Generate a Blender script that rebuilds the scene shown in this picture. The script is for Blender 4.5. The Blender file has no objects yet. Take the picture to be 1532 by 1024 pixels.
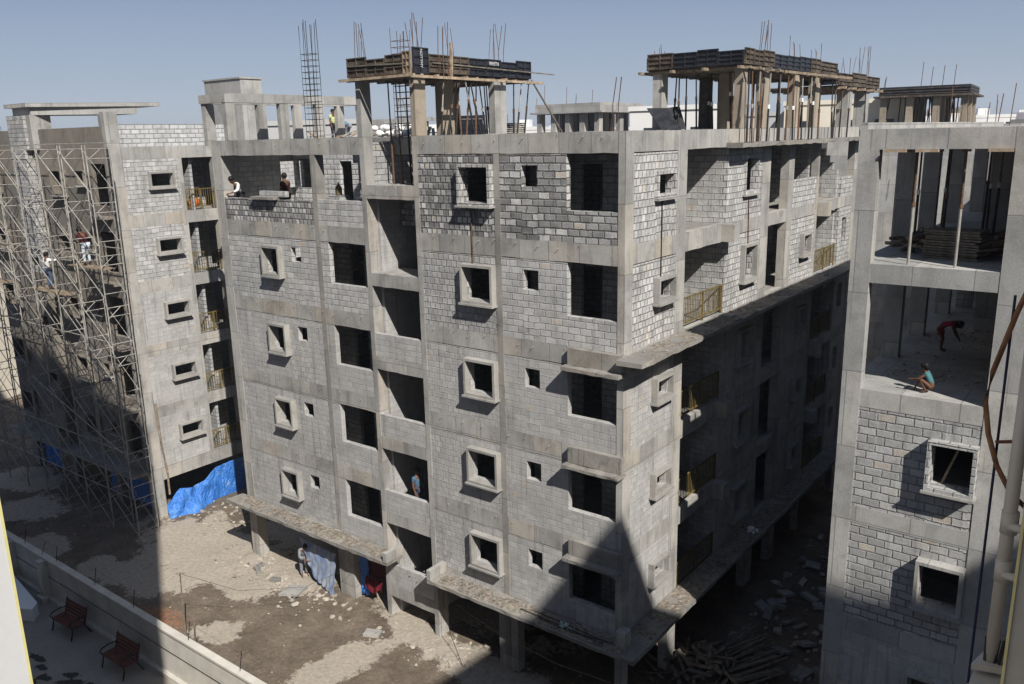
import bpy, bmesh, math, random
from mathutils import Vector, Matrix, noise as mn
random.seed(7)
C = bpy.context.scene.collection
PI = math.pi
G = 17.65          # roof level above the ground; all heights below are measured from the roof
ORG = {}           # object name -> origin (roof-based coordinates)
rnd = random.uniform
HAZE = .0005

# ------------------------------------------------------------------ materials
def newmat(name):
    m = bpy.data.materials.new(name); m.use_nodes = True
    nt = m.node_tree; nt.nodes.clear()
    o = nt.nodes.new('ShaderNodeOutputMaterial'); b = nt.nodes.new('ShaderNodeBsdfPrincipled')
    nt.links.new(b.outputs[0], o.inputs[0]); b.inputs['Roughness'].default_value = .9
    b.inputs['Specular IOR Level'].default_value = .2
    return m, nt, b
def N(nt, t, **kw):
    n = nt.nodes.new(t)
    for k, v in kw.items():
        if k in n.inputs: n.inputs[k].default_value = v
        else: setattr(n, k, v)
    return n
def L(nt, a, b): nt.links.new(a, b)
def rgb(c): return (c[0], c[1], c[2], 1) if not isinstance(c, (int, float)) else (c, c, c, 1)
def noise(nt, vec, scale, detail=4, rough=.6):
    n = N(nt, 'ShaderNodeTexNoise'); n.inputs['Scale'].default_value = scale
    n.inputs['Detail'].default_value = detail; n.inputs['Roughness'].default_value = rough
    L(nt, vec, n.inputs['Vector']); return n.outputs['Fac']
def ramp(nt, fac, stops):
    r = N(nt, 'ShaderNodeValToRGB'); e = r.color_ramp.elements
    e[0].position, e[0].color = stops[0][0], rgb(stops[0][1]); e[1].position, e[1].color = stops[-1][0], rgb(stops[-1][1])
    for p, c in stops[1:-1]:
        x = e.new(p); x.color = rgb(c)
    L(nt, fac, r.inputs[0]); return r.outputs[0]
def mix(nt, fac, a, b, mode='MIX'):
    m = N(nt, 'ShaderNodeMix', data_type='RGBA', blend_type=mode)
    for q, v in ((0, fac), (6, a), (7, b)):
        if hasattr(v, 'links'): L(nt, v, m.inputs[q])
        else: m.inputs[q].default_value = v if q == 0 else rgb(v)
    return m.outputs[2]
def mth(nt, op, a, b=None):
    m = N(nt, 'ShaderNodeMath', operation=op)
    for i, v in enumerate((a, b)):
        if v is None: continue
        if hasattr(v, 'links'): L(nt, v, m.inputs[i])
        else: m.inputs[i].default_value = v
    return m.outputs[0]
def mapping(nt, vec, scale):
    m = N(nt, 'ShaderNodeMapping'); m.inputs['Scale'].default_value = scale; L(nt, vec, m.inputs['Vector']); return m.outputs[0]
def bump(nt, b, h, strength=.4, dist=.02):
    n = N(nt, 'ShaderNodeBump'); n.inputs['Strength'].default_value = strength; n.inputs['Distance'].default_value = dist
    L(nt, h, n.inputs['Height']); L(nt, n.outputs[0], b.inputs['Normal'])
def plain(name, col, rough=.85, var=.25, scale=6, metal=0, spec=.2, bmp=0):
    m, nt, b = newmat(name); tc = N(nt, 'ShaderNodeTexCoord')
    f = noise(nt, tc.outputs['Object'], scale)
    c = ramp(nt, f, [(.3, [x * (1 - var) for x in col]), (.7, [x * (1 + var) for x in col])])
    L(nt, c, b.inputs['Base Color']); b.inputs['Roughness'].default_value = rough
    b.inputs['Metallic'].default_value = metal; b.inputs['Specular IOR Level'].default_value = spec
    if bmp: bump(nt, b, noise(nt, tc.outputs['Object'], scale * 6), bmp)
    return m
def concrete(name, base, panel=1.05, warm=.25, streak=.5, seam=.6, dark=.35):
    m, nt, b = newmat(name); tc = N(nt, 'ShaderNodeTexCoord'); uv = tc.outputs['UV']; ob = tc.outputs['Object']
    br = N(nt, 'ShaderNodeTexBrick'); br.offset = .37
    for k, v in (('Color1', (.0, .0, .0, 1)), ('Color2', (1, 1, 1, 1)), ('Mortar', (.5, .5, .5, 1)), ('Scale', 1.), ('Mortar Size', .018), ('Mortar Smooth', .5), ('Brick Width', panel), ('Row Height', 1.9)):
        br.inputs[k].default_value = v
    L(nt, uv, br.inputs['Vector'])
    c = ramp(nt, br.outputs['Color'], [(0, [x * .84 for x in base]), (.5, base), (.8, [base[0] * 1.12, base[1] * 1.1, base[2] * 1.07]), (1, [base[0] * (1 + warm * .35), base[1] * 1.0, base[2] * (1 - warm * .4)])])
    big = noise(nt, ob, .9, 5, .65)
    c = mix(nt, 1., c, ramp(nt, big, [(.3, .72), (.5, 1.), (.7, 1.14)]), 'MULTIPLY')
    st = noise(nt, mapping(nt, ob, (3.2, 3.2, .4)), 1., 5, .68)
    c = mix(nt, mth(nt, 'MULTIPLY', ramp(nt, noise(nt, ob, .7, 3, .6), [(.38, .25), (.6, 1.)]), streak), c, mix(nt, 1., c, ramp(nt, st, [(.36, .55), (.52, 1.), (.7, 1.1)]), 'MULTIPLY'))
    spots = noise(nt, ob, 2.3, 6, .75)
    c = mix(nt, mth(nt, 'MULTIPLY', ramp(nt, spots, [(.56, 0.), (.68, 1.)]), dark), c, [x * .42 for x in base])
    fine = noise(nt, ob, 28, 3, .7)
    c = mix(nt, 1., c, ramp(nt, fine, [(.3, .86), (.7, 1.1)]), 'MULTIPLY')
    c = mix(nt, mth(nt, 'MULTIPLY', br.outputs['Fac'], seam), c, [x * .4 for x in base])
    L(nt, c, b.inputs['Base Color'])
    h = mth(nt, 'SUBTRACT', mth(nt, 'ADD', fine, mth(nt, 'MULTIPLY', spots, 1.5)), mth(nt, 'MULTIPLY', br.outputs['Fac'], .8))
    # rusty runs and dark drips
    dr = noise(nt, mapping(nt, ob, (11, 11, .45)), 1., 3, .55)
    c = mix(nt, mth(nt, 'MULTIPLY', ramp(nt, dr, [(.62, 0.), (.7, .55)]), ramp(nt, noise(nt, ob, .5, 2, .5), [(.46, 0.), (.56, 1.)])), c, [base[0] * .5, base[1] * .44, base[2] * .38])
    L(nt, c, b.inputs['Base Color'])
    bump(nt, b, h, .3, .012)
    return m
def blocks(name, bw, lo, mid, hi, mortar, msize=.012, tan=.06, stain=.3, wash=0., off=.5, bh=.2):
    """hollow concrete block masonry: every block its own grey, rough mortar lines, damp stains"""
    m, nt, b = newmat(name); tc = N(nt, 'ShaderNodeTexCoord'); uv = tc.outputs['UV']; ob = tc.outputs['Object']
    nz = N(nt, 'ShaderNodeTexNoise'); nz.inputs['Scale'].default_value = 5.; nz.inputs['Detail'].default_value = 3; L(nt, ob, nz.inputs['Vector'])
    va = N(nt, 'ShaderNodeVectorMath', operation='MULTIPLY_ADD'); L(nt, nz.outputs['Color'], va.inputs[0]); va.inputs[1].default_value = (.04, .04, 0)
    nz2 = N(nt, 'ShaderNodeTexNoise'); nz2.inputs['Scale'].default_value = 17.; nz2.inputs['Detail'].default_value = 4; L(nt, ob, nz2.inputs['Vector'])
    vb = N(nt, 'ShaderNodeVectorMath', operation='MULTIPLY_ADD'); L(nt, nz2.outputs['Color'], vb.inputs[0]); vb.inputs[1].default_value = (.028, .028, 0); L(nt, uv, vb.inputs[2]); L(nt, vb.outputs[0], va.inputs[2])
    br = N(nt, 'ShaderNodeTexBrick'); br.offset = off
    for k, v in (('Color1', (0, 0, 0, 1)), ('Color2', (1, 1, 1, 1)), ('Mortar', (.5, .5, .5, 1)), ('Scale', 1.), ('Mortar Size', msize * 1.5), ('Mortar Smooth', .8), ('Brick Width', bw), ('Row Height', bh)):
        br.inputs[k].default_value = v
    L(nt, va.outputs[0], br.inputs['Vector'])
    tanc = [hi[0] * .95, hi[1] * .84, hi[2] * .7]
    c = ramp(nt, br.outputs['Color'], [(0, lo), (.35, [(a + d) / 2 for a, d in zip(lo, mid)]), (.6, mid), (.9, hi), (max(.91, 1 - tan * .6), hi), (1, tanc if tan else hi)])
    fine = noise(nt, ob, 22, 4, .7)
    c = mix(nt, 1., c, ramp(nt, fine, [(.3, .8), (.7, 1.14)]), 'MULTIPLY')
    c = mix(nt, 1., c, ramp(nt, noise(nt, ob, 3.1, 5, .7), [(.3, .8), (.5, 1.), (.7, 1.12)]), 'MULTIPLY')
    patchy = noise(nt, ob, 1.7, 4, .7)
    mf = mth(nt, 'MULTIPLY', br.outputs['Fac'], ramp(nt, patchy, [(.36, 1. - wash * .9), (.62, 1.)] if wash else [(.3, .75), (.5, 1.)]))
    if wash: mf = mth(nt, 'MULTIPLY', mf, 1 - wash * .35)
    c = mix(nt, mf, c, mortar)
    if wash:   # mortar slurry smeared over the blocks
        c = mix(nt, mth(nt, 'MULTIPLY', ramp(nt, noise(nt, ob, .8, 5, .7), [(.42, 0.), (.6, 1.)]), wash), c, [x * .97 for x in mid])
    drips = noise(nt, mapping(nt, ob, (8, 8, .55)), 1., 3, .6)      # whitish slurry runs
    c = mix(nt, mth(nt, 'MULTIPLY', ramp(nt, drips, [(.57, 0.), (.66, .55)]), ramp(nt, noise(nt, ob, .75, 2, .5), [(.47, 0.), (.57, 1.)])), c, [x * 1.22 for x in mid])
    smear = noise(nt, mapping(nt, ob, (1.2, 1.2, 5.)), 1.4, 4, .65)      # mortar spread past the bed joints
    c = mix(nt, ramp(nt, smear, [(.58, 0.), (.66, .6)]), c, [x * 1.12 for x in mid])
    big = noise(nt, ob, .55, 5, .7)
    c = mix(nt, mth(nt, 'MULTIPLY', ramp(nt, big, [(.47, 0.), (.62, 1.)]), stain), c, mix(nt, 1., c, .5, 'MULTIPLY'))
    st = noise(nt, mapping(nt, ob, (5, 5, .3)), 1., 4, .6)
    c = mix(nt, 1., c, ramp(nt, st, [(.33, .74), (.46, 1.)]), 'MULTIPLY')
    L(nt, c, b.inputs['Base Color'])
    h = mth(nt, 'SUBTRACT', mth(nt, 'MULTIPLY', fine, .5), mth(nt, 'MULTIPLY', br.outputs['Fac'], 1.2 - wash))
    bump(nt, b, h, .7, .02)
    return m
g3 = lambda v, w=0.: (v * (1 + w), v, v * (1 - w))
CONC = concrete('concrete_beam', (.352, .343, .327), warm=.22, streak=.6, dark=.5)
CONCF = concrete('concrete_frame', (.315, .306, .29), panel=9, warm=.0, streak=.3, seam=0)
CONCG = concrete('concrete_grey', (.36, .355, .345), panel=1.25, warm=.12, streak=.35)
CONCT = concrete('concrete_tan', (.33, .28, .22), panel=1.4, warm=.2, streak=.3)
CONCD = concrete('concrete_slab', (.27, .26, .245), warm=.1)
BLKS = blocks('block_wall_stretcher', .4, g3(.37, .012), g3(.42, .014), g3(.48, .014), g3(.265, .03), .012, .05, .3)
BLKH = blocks('block_wall_header', .21, g3(.34, .012), g3(.4, .014), g3(.48, .014), g3(.25, .03), .014, .05, .35)
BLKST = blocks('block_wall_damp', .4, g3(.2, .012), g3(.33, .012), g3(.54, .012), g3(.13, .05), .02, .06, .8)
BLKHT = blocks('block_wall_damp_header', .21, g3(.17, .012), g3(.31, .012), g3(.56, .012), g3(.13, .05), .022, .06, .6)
BLKRT = blocks('block_wall_new', .21, g3(.37, .012), g3(.46, .014), g3(.57, .014), g3(.25, .05), .018, .05, .4)
BLKW = blocks('block_wall_washed', .38, g3(.36, .014), g3(.395, .018), g3(.44, .02), g3(.3, .03), .010, .04, .28, wash=.8)
BLKWH = blocks('block_wall_washed_header', .23, g3(.35, .014), g3(.395, .018), g3(.445, .02), g3(.29, .03), .011, .04, .28, wash=.65)
BLKR = blocks('block_wall_grey', .4, g3(.31, .006), g3(.37, .008), g3(.45, .01), g3(.18, .03), .015, .16, .25)
BLKI = blocks('block_wall_inside', .4, g3(.32), g3(.38), g3(.44), g3(.2), .016, .05, .3)
WHITEBLK = blocks('block_wall_pale', .42, g3(.44), g3(.5), g3(.56), g3(.27), .02, .02, .1)
CONCL = concrete('concrete_ledge', (.25, .238, .22), panel=1.6, warm=.15, streak=.3, dark=.75)
PLAST = concrete('rough_plaster', (.2, .182, .16), panel=7, warm=.1, streak=.6, seam=0, dark=.5)
PLYD = plain('plywood_black_film', (.022, .024, .03), .45, .5, 4, spec=.4)
PLYB = plain('plywood_brown', (.085, .068, .054), .8, .75, 3)
STEELD = plain('dark_steel', (.03, .027, .025), .6, .5, 9)
STEELR = plain('rusty_steel', (.12, .07, .045), .8, .5, 9)
SCAF = plain('galvanised_tube', (.33, .315, .285), .55, .35, 3, metal=.2)
RAIL = plain('brass_paint', (.15, .11, .04), .6, .35, 6)
WOOD = plain('weathered_timber', (.23, .18, .13), .85, .5, 5)
WOODP = plain('pale_timber', (.34, .265, .19), .8, .4, 6)
WOODD = plain('old_grey_timber', (.16, .14, .115), .9, .5, 5)
WHITE = plain('white_paint', (.8, .8, .78), .8, .04, 2)
YEL = plain('yellow_paint', (.55, .5, .22), .7, .1, 4)
YELP = plain('pale_yellow_paint', (.6, .52, .25), .7, .1, 4)
CREAM = plain('cream_paint', (.4, .37, .32), .7, .15, 2)
CREAMP = plain('cream_pvc', (.4, .36, .31), .5, .12, 3, spec=.4)
CWALL = plain('compound_wall_paint', (.52, .49, .44), .85, .15, 1.5)
RUST = plain('rust_hose', (.17, .085, .045), .8, .45, 10)
IRON = plain('black_iron', (.02, .02, .02), .5, .3, 8)
BENCHW = plain('red_brown_slats', (.13, .045, .03), .6, .35, 7)
SKIN = plain('brown_skin', (.13, .065, .04), .6, .1, 9)
HAIR = plain('black_hair', (.012, .01, .009), .6, .2, 9)
RED = plain('red_cloth', (.1, .008, .014), .85, .8, 22)
DKRED = plain('maroon_cloth', (.06, .012, .016), .9, .3, 9)
RUBM = plain('rubble_stone', (.33, .295, .25), .95, .45, 3)
def cloth(n, c): return plain(n, c, .9, .3, 7, bmp=.8)
def tarp_mat():
    m, nt, b = newmat('blue_tarpaulin'); tc = N(nt, 'ShaderNodeTexCoord'); ob = tc.outputs['Object']
    f = noise(nt, ob, 1.6, 5, .7)
    c = ramp(nt, f, [(.3, (.025, .13, .48)), (.54, (.045, .2, .62)), (.7, (.16, .32, .66)), (.8, (.33, .43, .6))])
    L(nt, c, b.inputs['Base Color']); b.inputs['Roughness'].default_value = .38; b.inputs['Specular IOR Level'].default_value = .5
    w = noise(nt, mapping(nt, ob, (2, 2, 1.)), 1.7, 3, .55); r1 = mth(nt, 'ABSOLUTE', mth(nt, 'SUBTRACT', w, .5)); w2 = noise(nt, mapping(nt, ob, (1, 3, 2.)), 2.6, 3, .6); r2 = mth(nt, 'ABSOLUTE', mth(nt, 'SUBTRACT', w2, .5)); bump(nt, b, mth(nt, 'ADD', r1, r2), .8, .2)
    return m
TARP = tarp_mat()
def faded_tarp():
    m, nt, b = newmat('faded_tarpaulin'); tc = N(nt, 'ShaderNodeTexCoord'); ob = tc.outputs['Object']
    f = noise(nt, mapping(nt, ob, (4, 1, 1)), 1.2, 5, .7)
    c = ramp(nt, f, [(.3, (.1, .17, .36)), (.48, (.22, .27, .38)), (.62, (.38, .4, .43))])
    L(nt, c, b.inputs['Base Color']); b.inputs['Roughness'].default_value = .5
    return m
TARPF = faded_tarp()
def ground_mat():
    m, nt, b = newmat('site_dirt'); tc = N(nt, 'ShaderNodeTexCoord'); ob = tc.outputs['Object']
    at = N(nt, 'ShaderNodeAttribute'); at.attribute_name = 'pale'
    sp = N(nt, 'ShaderNodeSeparateColor'); L(nt, at.outputs['Color'], sp.inputs[0])
    n1 = noise(nt, ob, .8, 6, .7); n2 = noise(nt, ob, 6, 5, .75); n3 = noise(nt, ob, 30, 3, .7)
    dirt = ramp(nt, n1, [(.3, (.105, .084, .064)), (.5, (.155, .124, .096)), (.7, (.22, .178, .138))])
    dirt = mix(nt, 1., dirt, ramp(nt, n2, [(.3, .75), (.7, 1.25)]), 'MULTIPLY')
    pale = ramp(nt, n2, [(.3, (.30, .258, .208)), (.6, (.415, .367, .308)), (.8, (.52, .47, .41))])
    f = mth(nt, 'ADD', sp.outputs[0], mth(nt, 'ADD', mth(nt, 'MULTIPLY', mth(nt, 'SUBTRACT', n2, .5), .7), mth(nt, 'MULTIPLY', mth(nt, 'SUBTRACT', n1, .5), 1.3)))
    c = mix(nt, ramp(nt, f, [(.42, 0.), (.49, .65), (.57, 1.)]), dirt, pale)
    org = mth(nt, 'MULTIPLY', sp.outputs[1], ramp(nt, n2, [(.4, 0.), (.6, 1.)]))
    c = mix(nt, org, c, (.33, .15, .07))
    c = mix(nt, 1., c, ramp(nt, n3, [(.3, .82), (.7, 1.15)]), 'MULTIPLY')
    sc = ramp(nt, noise(nt, ob, 11, 2, .5), [(.66, 0.), (.7, 1.)])
    c = mix(nt, mth(nt, 'MULTIPLY', sc, .3), c, (.45, .41, .36))
    L(nt, c, b.inputs['Base Color']); b.inputs['Roughness'].default_value = .95
    bump(nt, b, mth(nt, 'ADD', n2, mth(nt, 'MULTIPLY', n3, .5)), .9, .06)
    return m
DIRT = ground_mat()
def compound_mat():
    m, nt, b = newmat('compound_paving'); tc = N(nt, 'ShaderNodeTexCoord'); ob = tc.outputs['Object']
    at = N(nt, 'ShaderNodeAttribute'); at.attribute_name = 'stain'
    n1 = noise(nt, ob, .7, 5, .65); n2 = noise(nt, ob, 9, 4, .7)
    c = ramp(nt, n1, [(.3, (.25, .225, .195)), (.7, (.33, .30, .26))])
    c = mix(nt, 1., c, ramp(nt, n2, [(.3, .88), (.7, 1.1)]), 'MULTIPLY')
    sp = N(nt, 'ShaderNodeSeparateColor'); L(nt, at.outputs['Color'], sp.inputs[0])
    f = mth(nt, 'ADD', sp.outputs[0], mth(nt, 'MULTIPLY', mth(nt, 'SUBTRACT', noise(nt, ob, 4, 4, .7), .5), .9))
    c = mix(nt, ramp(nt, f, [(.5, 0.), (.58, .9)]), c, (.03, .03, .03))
    L(nt, c, b.inputs['Base Color']); bump(nt, b, n2, .2, .01)
    return m
PAVE = compound_mat()

# ------------------------------------------------------------------ mesh helpers
class MB:
    def __init__(s): s.v = []; s.f = []
    def poly(s, pts):
        i = len(s.v); s.v += [tuple(p) for p in pts]; s.f.append(tuple(range(i, i + len(pts)))); return s
    def box(s, x0, x1, y0, y1, z0, z1):
        i = len(s.v)
        s.v += [(x0, y0, z0), (x1, y0, z0), (x1, y1, z0), (x0, y1, z0), (x0, y0, z1), (x1, y0, z1), (x1, y1, z1), (x0, y1, z1)]
        for q in ((3, 2, 1, 0), (4, 5, 6, 7), (0, 1, 5, 4), (1, 2, 6, 5), (2, 3, 7, 6), (3, 0, 4, 7)): s.f.append(tuple(i + k for k in q))
        return s
    def obox(s, c, ax, ay, az, hx, hy, hz):
        """oriented box: centre, three unit axes, half sizes"""
        c = Vector(c); i = len(s.v)
        for sz in (-1, 1):
            for sx, sy in ((-1, -1), (1, -1), (1, 1), (-1, 1)):
                s.v.append(tuple(c + ax * hx * sx + ay * hy * sy + az * hz * sz))
        for q in ((3, 2, 1, 0), (4, 5, 6, 7), (0, 1, 5, 4), (1, 2, 6, 5), (2, 3, 7, 6), (3, 0, 4, 7)): s.f.append(tuple(i + k for k in q))
        return s
    def beam(s, a, b, w, h, roll=0):
        a, b = Vector(a), Vector(b); d = (b - a); l = d.length; d.normalize()
        r = d.cross(Vector((0, 0, 1)))
        if r.length < 1e-4: r = Vector((1, 0, 0))
        r.normalize(); u = r.cross(d)
        if roll: r, u = r * math.cos(roll) + u * math.sin(roll), u * math.cos(roll) - r * math.sin(roll)
        return s.obox((a + b) / 2, d, r, u, l / 2, w / 2, h / 2)
    def tube(s, pts, r, n=6, r2=None, cap=True):
        pts = [Vector(p) for p in pts]; rings = []
        for k, p in enumerate(pts):
            d = (pts[min(k + 1, len(pts) - 1)] - pts[max(k - 1, 0)]).normalized()
            a = d.cross(Vector((0, 0, 1)))
            if a.length < 1e-3: a = Vector((1, 0, 0))
            a.normalize(); bb = d.cross(a)
            rr = r if r2 is None else r + (r2 - r) * k / (len(pts) - 1)
            i = len(s.v)
            for j in range(n):
                t = 2 * PI * j / n; s.v.append(tuple(p + a * math.cos(t) * rr + bb * math.sin(t) * rr))
            rings.append(i)
        for i0, i1 in zip(rings, rings[1:]):
            for j in range(n): s.f.append((i0 + j, i0 + (j + 1) % n, i1 + (j + 1) % n, i1 + j))
        if cap:
            s.f.append(tuple(rings[0] + j for j in reversed(range(n)))); s.f.append(tuple(rings[-1] + j for j in range(n)))
        return s
    def prism(s, pts, z0, z1):
        i = len(s.v); n = len(pts)
        s.v += [(x, y, z0) for x, y in pts] + [(x, y, z1) for x, y in pts]
        s.f.append(tuple(i + k for k in reversed(range(n)))); s.f.append(tuple(i + n + k for k in range(n)))
        for k in range(n): s.f.append((i + k, i + (k + 1) % n, i + n + (k + 1) % n, i + n + k))
        return s
    def wall(s, ax, u0, u1, z0, z1, d0, d1, holes=()):
        """wall sheet in the plane across axis ax, from d0 to d1, with rectangular openings (ua, ub, za, zb)"""
        us = sorted({u0, u1} | {min(max(q, u0), u1) for h in holes for q in h[:2]})
        zs = sorted({z0, z1} | {min(max(q, z0), z1) for h in holes for q in h[2:]})
        P = (lambda u, d, z: (u, d, z)) if ax == 'y' else (lambda u, d, z: (d, u, z))
        solid = {}
        for i in range(len(us) - 1):
            for j in range(len(zs) - 1):
                cu, cz = (us[i] + us[i + 1]) / 2, (zs[j] + zs[j + 1]) / 2
                solid[i, j] = not any(h[0] < cu < h[1] and h[2] < cz < h[3] for h in holes)
        for (i, j), ok in solid.items():
            if not ok: continue
            a, b, c, d = us[i], us[i + 1], zs[j], zs[j + 1]
            s.poly([P(a, d0, c), P(b, d0, c), P(b, d0, d), P(a, d0, d)]); s.poly([P(a, d1, d), P(b, d1, d), P(b, d1, c), P(a, d1, c)])
            if not solid.get((i - 1, j)): s.poly([P(a, d0, c), P(a, d0, d), P(a, d1, d), P(a, d1, c)])
            if not solid.get((i + 1, j)): s.poly([P(b, d0, d), P(b, d0, c), P(b, d1, c), P(b, d1, d)])
            if not solid.get((i, j - 1)): s.poly([P(a, d0, c), P(a, d1, c), P(b, d1, c), P(b, d0, c)])
            if not solid.get((i, j + 1)): s.poly([P(a, d0, d), P(b, d0, d), P(b, d1, d), P(a, d1, d)])
        return s
    def ball(s, c, r, n=7, m=5, sq=(1, 1, 1), jit=0):
        i = len(s.v); s.v.append((c[0], c[1], c[2] - r * sq[2]))
        for k in range(1, m):
            t = -PI / 2 + PI * k / m
            for j in range(n):
                p = 2 * PI * j / n; q = 1 + rnd(-jit, jit)
                s.v.append((c[0] + r * sq[0] * math.cos(t) * math.cos(p) * q, c[1] + r * sq[1] * math.cos(t) * math.sin(p) * q, c[2] + r * sq[2] * math.sin(t) * q))
        s.v.append((c[0], c[1], c[2] + r * sq[2])); top = len(s.v) - 1
        for j in range(n):
            s.f.append((i, i + 1 + (j + 1) % n, i + 1 + j)); s.f.append((top, top - n + j, top - n + (j + 1) % n))
        for k in range(m - 2):
            a = i + 1 + k * n
            for j in range(n): s.f.append((a + j, a + (j + 1) % n, a + n + (j + 1) % n, a + n + j))
        return s
    def mesh(s, name, mat, org, weld=False, smooth=False):
        me = bpy.data.meshes.new(name); o = Vector(org)
        me.from_pydata([Vector(v) - o for v in s.v], [], s.f)
        bm = bmesh.new(); bm.from_mesh(me)
        if weld: bmesh.ops.remove_doubles(bm, verts=bm.verts, dist=1e-4)
        bmesh.ops.recalc_face_normals(bm, faces=bm.faces)
        uvl = bm.loops.layers.uv.new('UVMap')
        for f in bm.faces:
            n = f.normal; a = max(range(3), key=lambda k: abs(n[k]))
            for l in f.loops:
                p = l.vert.co + o
                l[uvl].uv = ((p.y, p.z), (p.x, p.z), (p.x, p.y))[a]
            if smooth: f.smooth = True
        bm.to_mesh(me); bm.free()
        if mat: me.materials.append(mat)
        return me
    def build(s, name, mat, parent=None, label=None, cat=None, group=None, kind=None, weld=False, smooth=False, org=None):
        if parent is not None: org = ORG[parent.name]
        elif org is None:
            xs, ys, zs = zip(*s.v); org = ((min(xs) + max(xs)) / 2, (min(ys) + max(ys)) / 2, min(zs))
        ob = bpy.data.objects.new(name, s.mesh(name, mat, org, weld, smooth)); C.objects.link(ob)
        ORG[ob.name] = tuple(org)
        if parent is not None: ob.parent = parent
        else: ob.location = (org[0], org[1], org[2] + G)
        return tag(ob, label, cat, group, kind)
def tag(ob, label=None, cat=None, group=None, kind=None):
    for k, v in (('label', label), ('category', cat), ('group', group), ('kind', kind)):
        if v: ob[k] = v
    return ob
def root(name, loc, label, cat, group=None, rz=0):
    o = bpy.data.objects.new(name, None); C.objects.link(o); o.empty_display_size = .3
    o.location = (loc[0], loc[1], loc[2] + G); o.rotation_euler = (0, 0, rz); ORG[o.name] = tuple(loc)
    return tag(o, label, cat, group)
KIDS = {}
def dup(src, loc, rz=None, label=None, group=None):
    def cp(o, par):
        c = o.copy(); C.objects.link(c); ORG[c.name] = ORG.get(o.name)
        if par is not None: c.parent = par
        for k in [q for q in o.children]: cp(k, c)
        return c
    r = cp(src, None); r.location = (loc[0], loc[1], loc[2] + G)
    if rz is not None: r.rotation_euler = (0, 0, rz)
    if label: r['label'] = label
    if group: r['group'] = group
    return r
def B(*a): return MB().box(*a)
def W(*a): return MB().wall(*a)
def RB(x0, x1, y0, y1, z0, z1, j=.012, jy=None, step=.45):
    """cast concrete bar: uneven edges along its length"""
    m = MB(); d = (x1 - x0, y1 - y0, z1 - z0); a = d.index(max(d)); n = max(2, int(d[a] / step)); jj = [j, j, j]
    if jy is not None: jj[0 if a == 1 else 1] = jy
    jj[a] = 0; rings = []
    for k in range(n + 1):
        t = k / n; i = len(m.v); lo = [x0, y0, z0]; hi = [x1, y1, z1]; p = lo[a] + d[a] * t; b, c = [q for q in range(3) if q != a]
        for sb, sc_ in ((0, 0), (1, 0), (1, 1), (0, 1)):
            v = [0, 0, 0]; v[a] = p; v[b] = (hi if sb else lo)[b] + rnd(-jj[b], jj[b]); v[c] = (hi if sc_ else lo)[c] + rnd(-jj[c], jj[c]); m.v.append(tuple(v))
        rings.append(i)
    for i, k in zip(rings, rings[1:]):
        for q in range(4): m.f.append((i + q, i + (q + 1) % 4, k + (q + 1) % 4, k + q))
    m.f.append(tuple(rings[0] + q for q in (3, 2, 1, 0))); m.f.append(tuple(rings[-1] + q for q in range(4)))
    return m
FL = 3.0

# ------------------------------------------------------------------ window surrounds
def surround_y(p, x0, x1, z0, z1, y, pr=.24, t=.08, mat=CONCF, name='window_frame'):
    """concrete box frame standing proud of a wall that faces -y"""
    m = MB(); m.wall('y', x0, x1, z0, z1, y - pr, y + .2, [(x0 + t, x1 - t, z0 + t, z1 - t)])
    f = m.build(name, mat, p, weld=True)
    B(x0 - .05, x1 + .04, y - pr - .06, y - .003, z0 - .06, z0 - .002).build('sill', CONCF, f)
    return f
def surround_x(p, y0, y1, z0, z1, x, pr=.18, t=.09, mat=CONCF):
    m = MB(); m.wall('x', y0, y1, z0, z1, x - .2, x + pr, [(y0 + t, y1 - t, z0 + t, z1 - t)])
    f = m.build('window_frame', mat, p, weld=True)
    B(x + .003, x + pr + .06, y0 - .05, y1 + .05, z0 - .06, z0 - .002).build('sill', CONCF, f)
    return f
def railing_x(p, x, y0, y1, z0, h=.95):
    """gold bar railing of a balcony that faces +x or -x"""
    m = MB(); n = int((y1 - y0) / .115)
    for z in (z0 + .16, z0 + h): m.box(x - .02, x + .02, y0, y1, z - .02, z + .02)
    for i in range(n + 1):
        y = y0 + .02 + (y1 - y0 - .04) * i / n; m.box(x - .009, x + .009, y - .009, y + .009, z0 + .18, z0 + h - .02)
    for y in (y0 + .03, (y0 + y1) / 2, y1 - .03): m.box(x - .022, x + .022, y - .022, y + .022, z0, z0 + h - .022)
    return m.build('railing', RAIL, p)
def rebar(p, x0, x1, y0, y1, z0, zt, nx=2, ny=3, ties=0, r=.011, lean=.1, mat=STEELR, tie0=None):
    m = MB(); pts = []
    for i in range(nx):
        for j in range(ny):
            x = x0 + (x1 - x0) * i / max(nx - 1, 1); y = y0 + (y1 - y0) * j / max(ny - 1, 1)
            h = zt - rnd(0, .35); m.tube([(x, y, z0), (x + rnd(-lean, lean) * .3, y + rnd(-lean, lean) * .3, (z0 + h) / 2), (x + rnd(-lean, lean), y + rnd(-lean, lean), h)], r, 4)
    for k in range(ties):
        z = (tie0 if tie0 is not None else z0 + .1) + k * .2
        m.tube([(x0, y0, z), (x1, y0, z), (x1, y1, z), (x0, y1, z), (x0, y0, z)], r * .8, 4)
    return m.build('rebar_bundle', mat, p)

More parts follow.
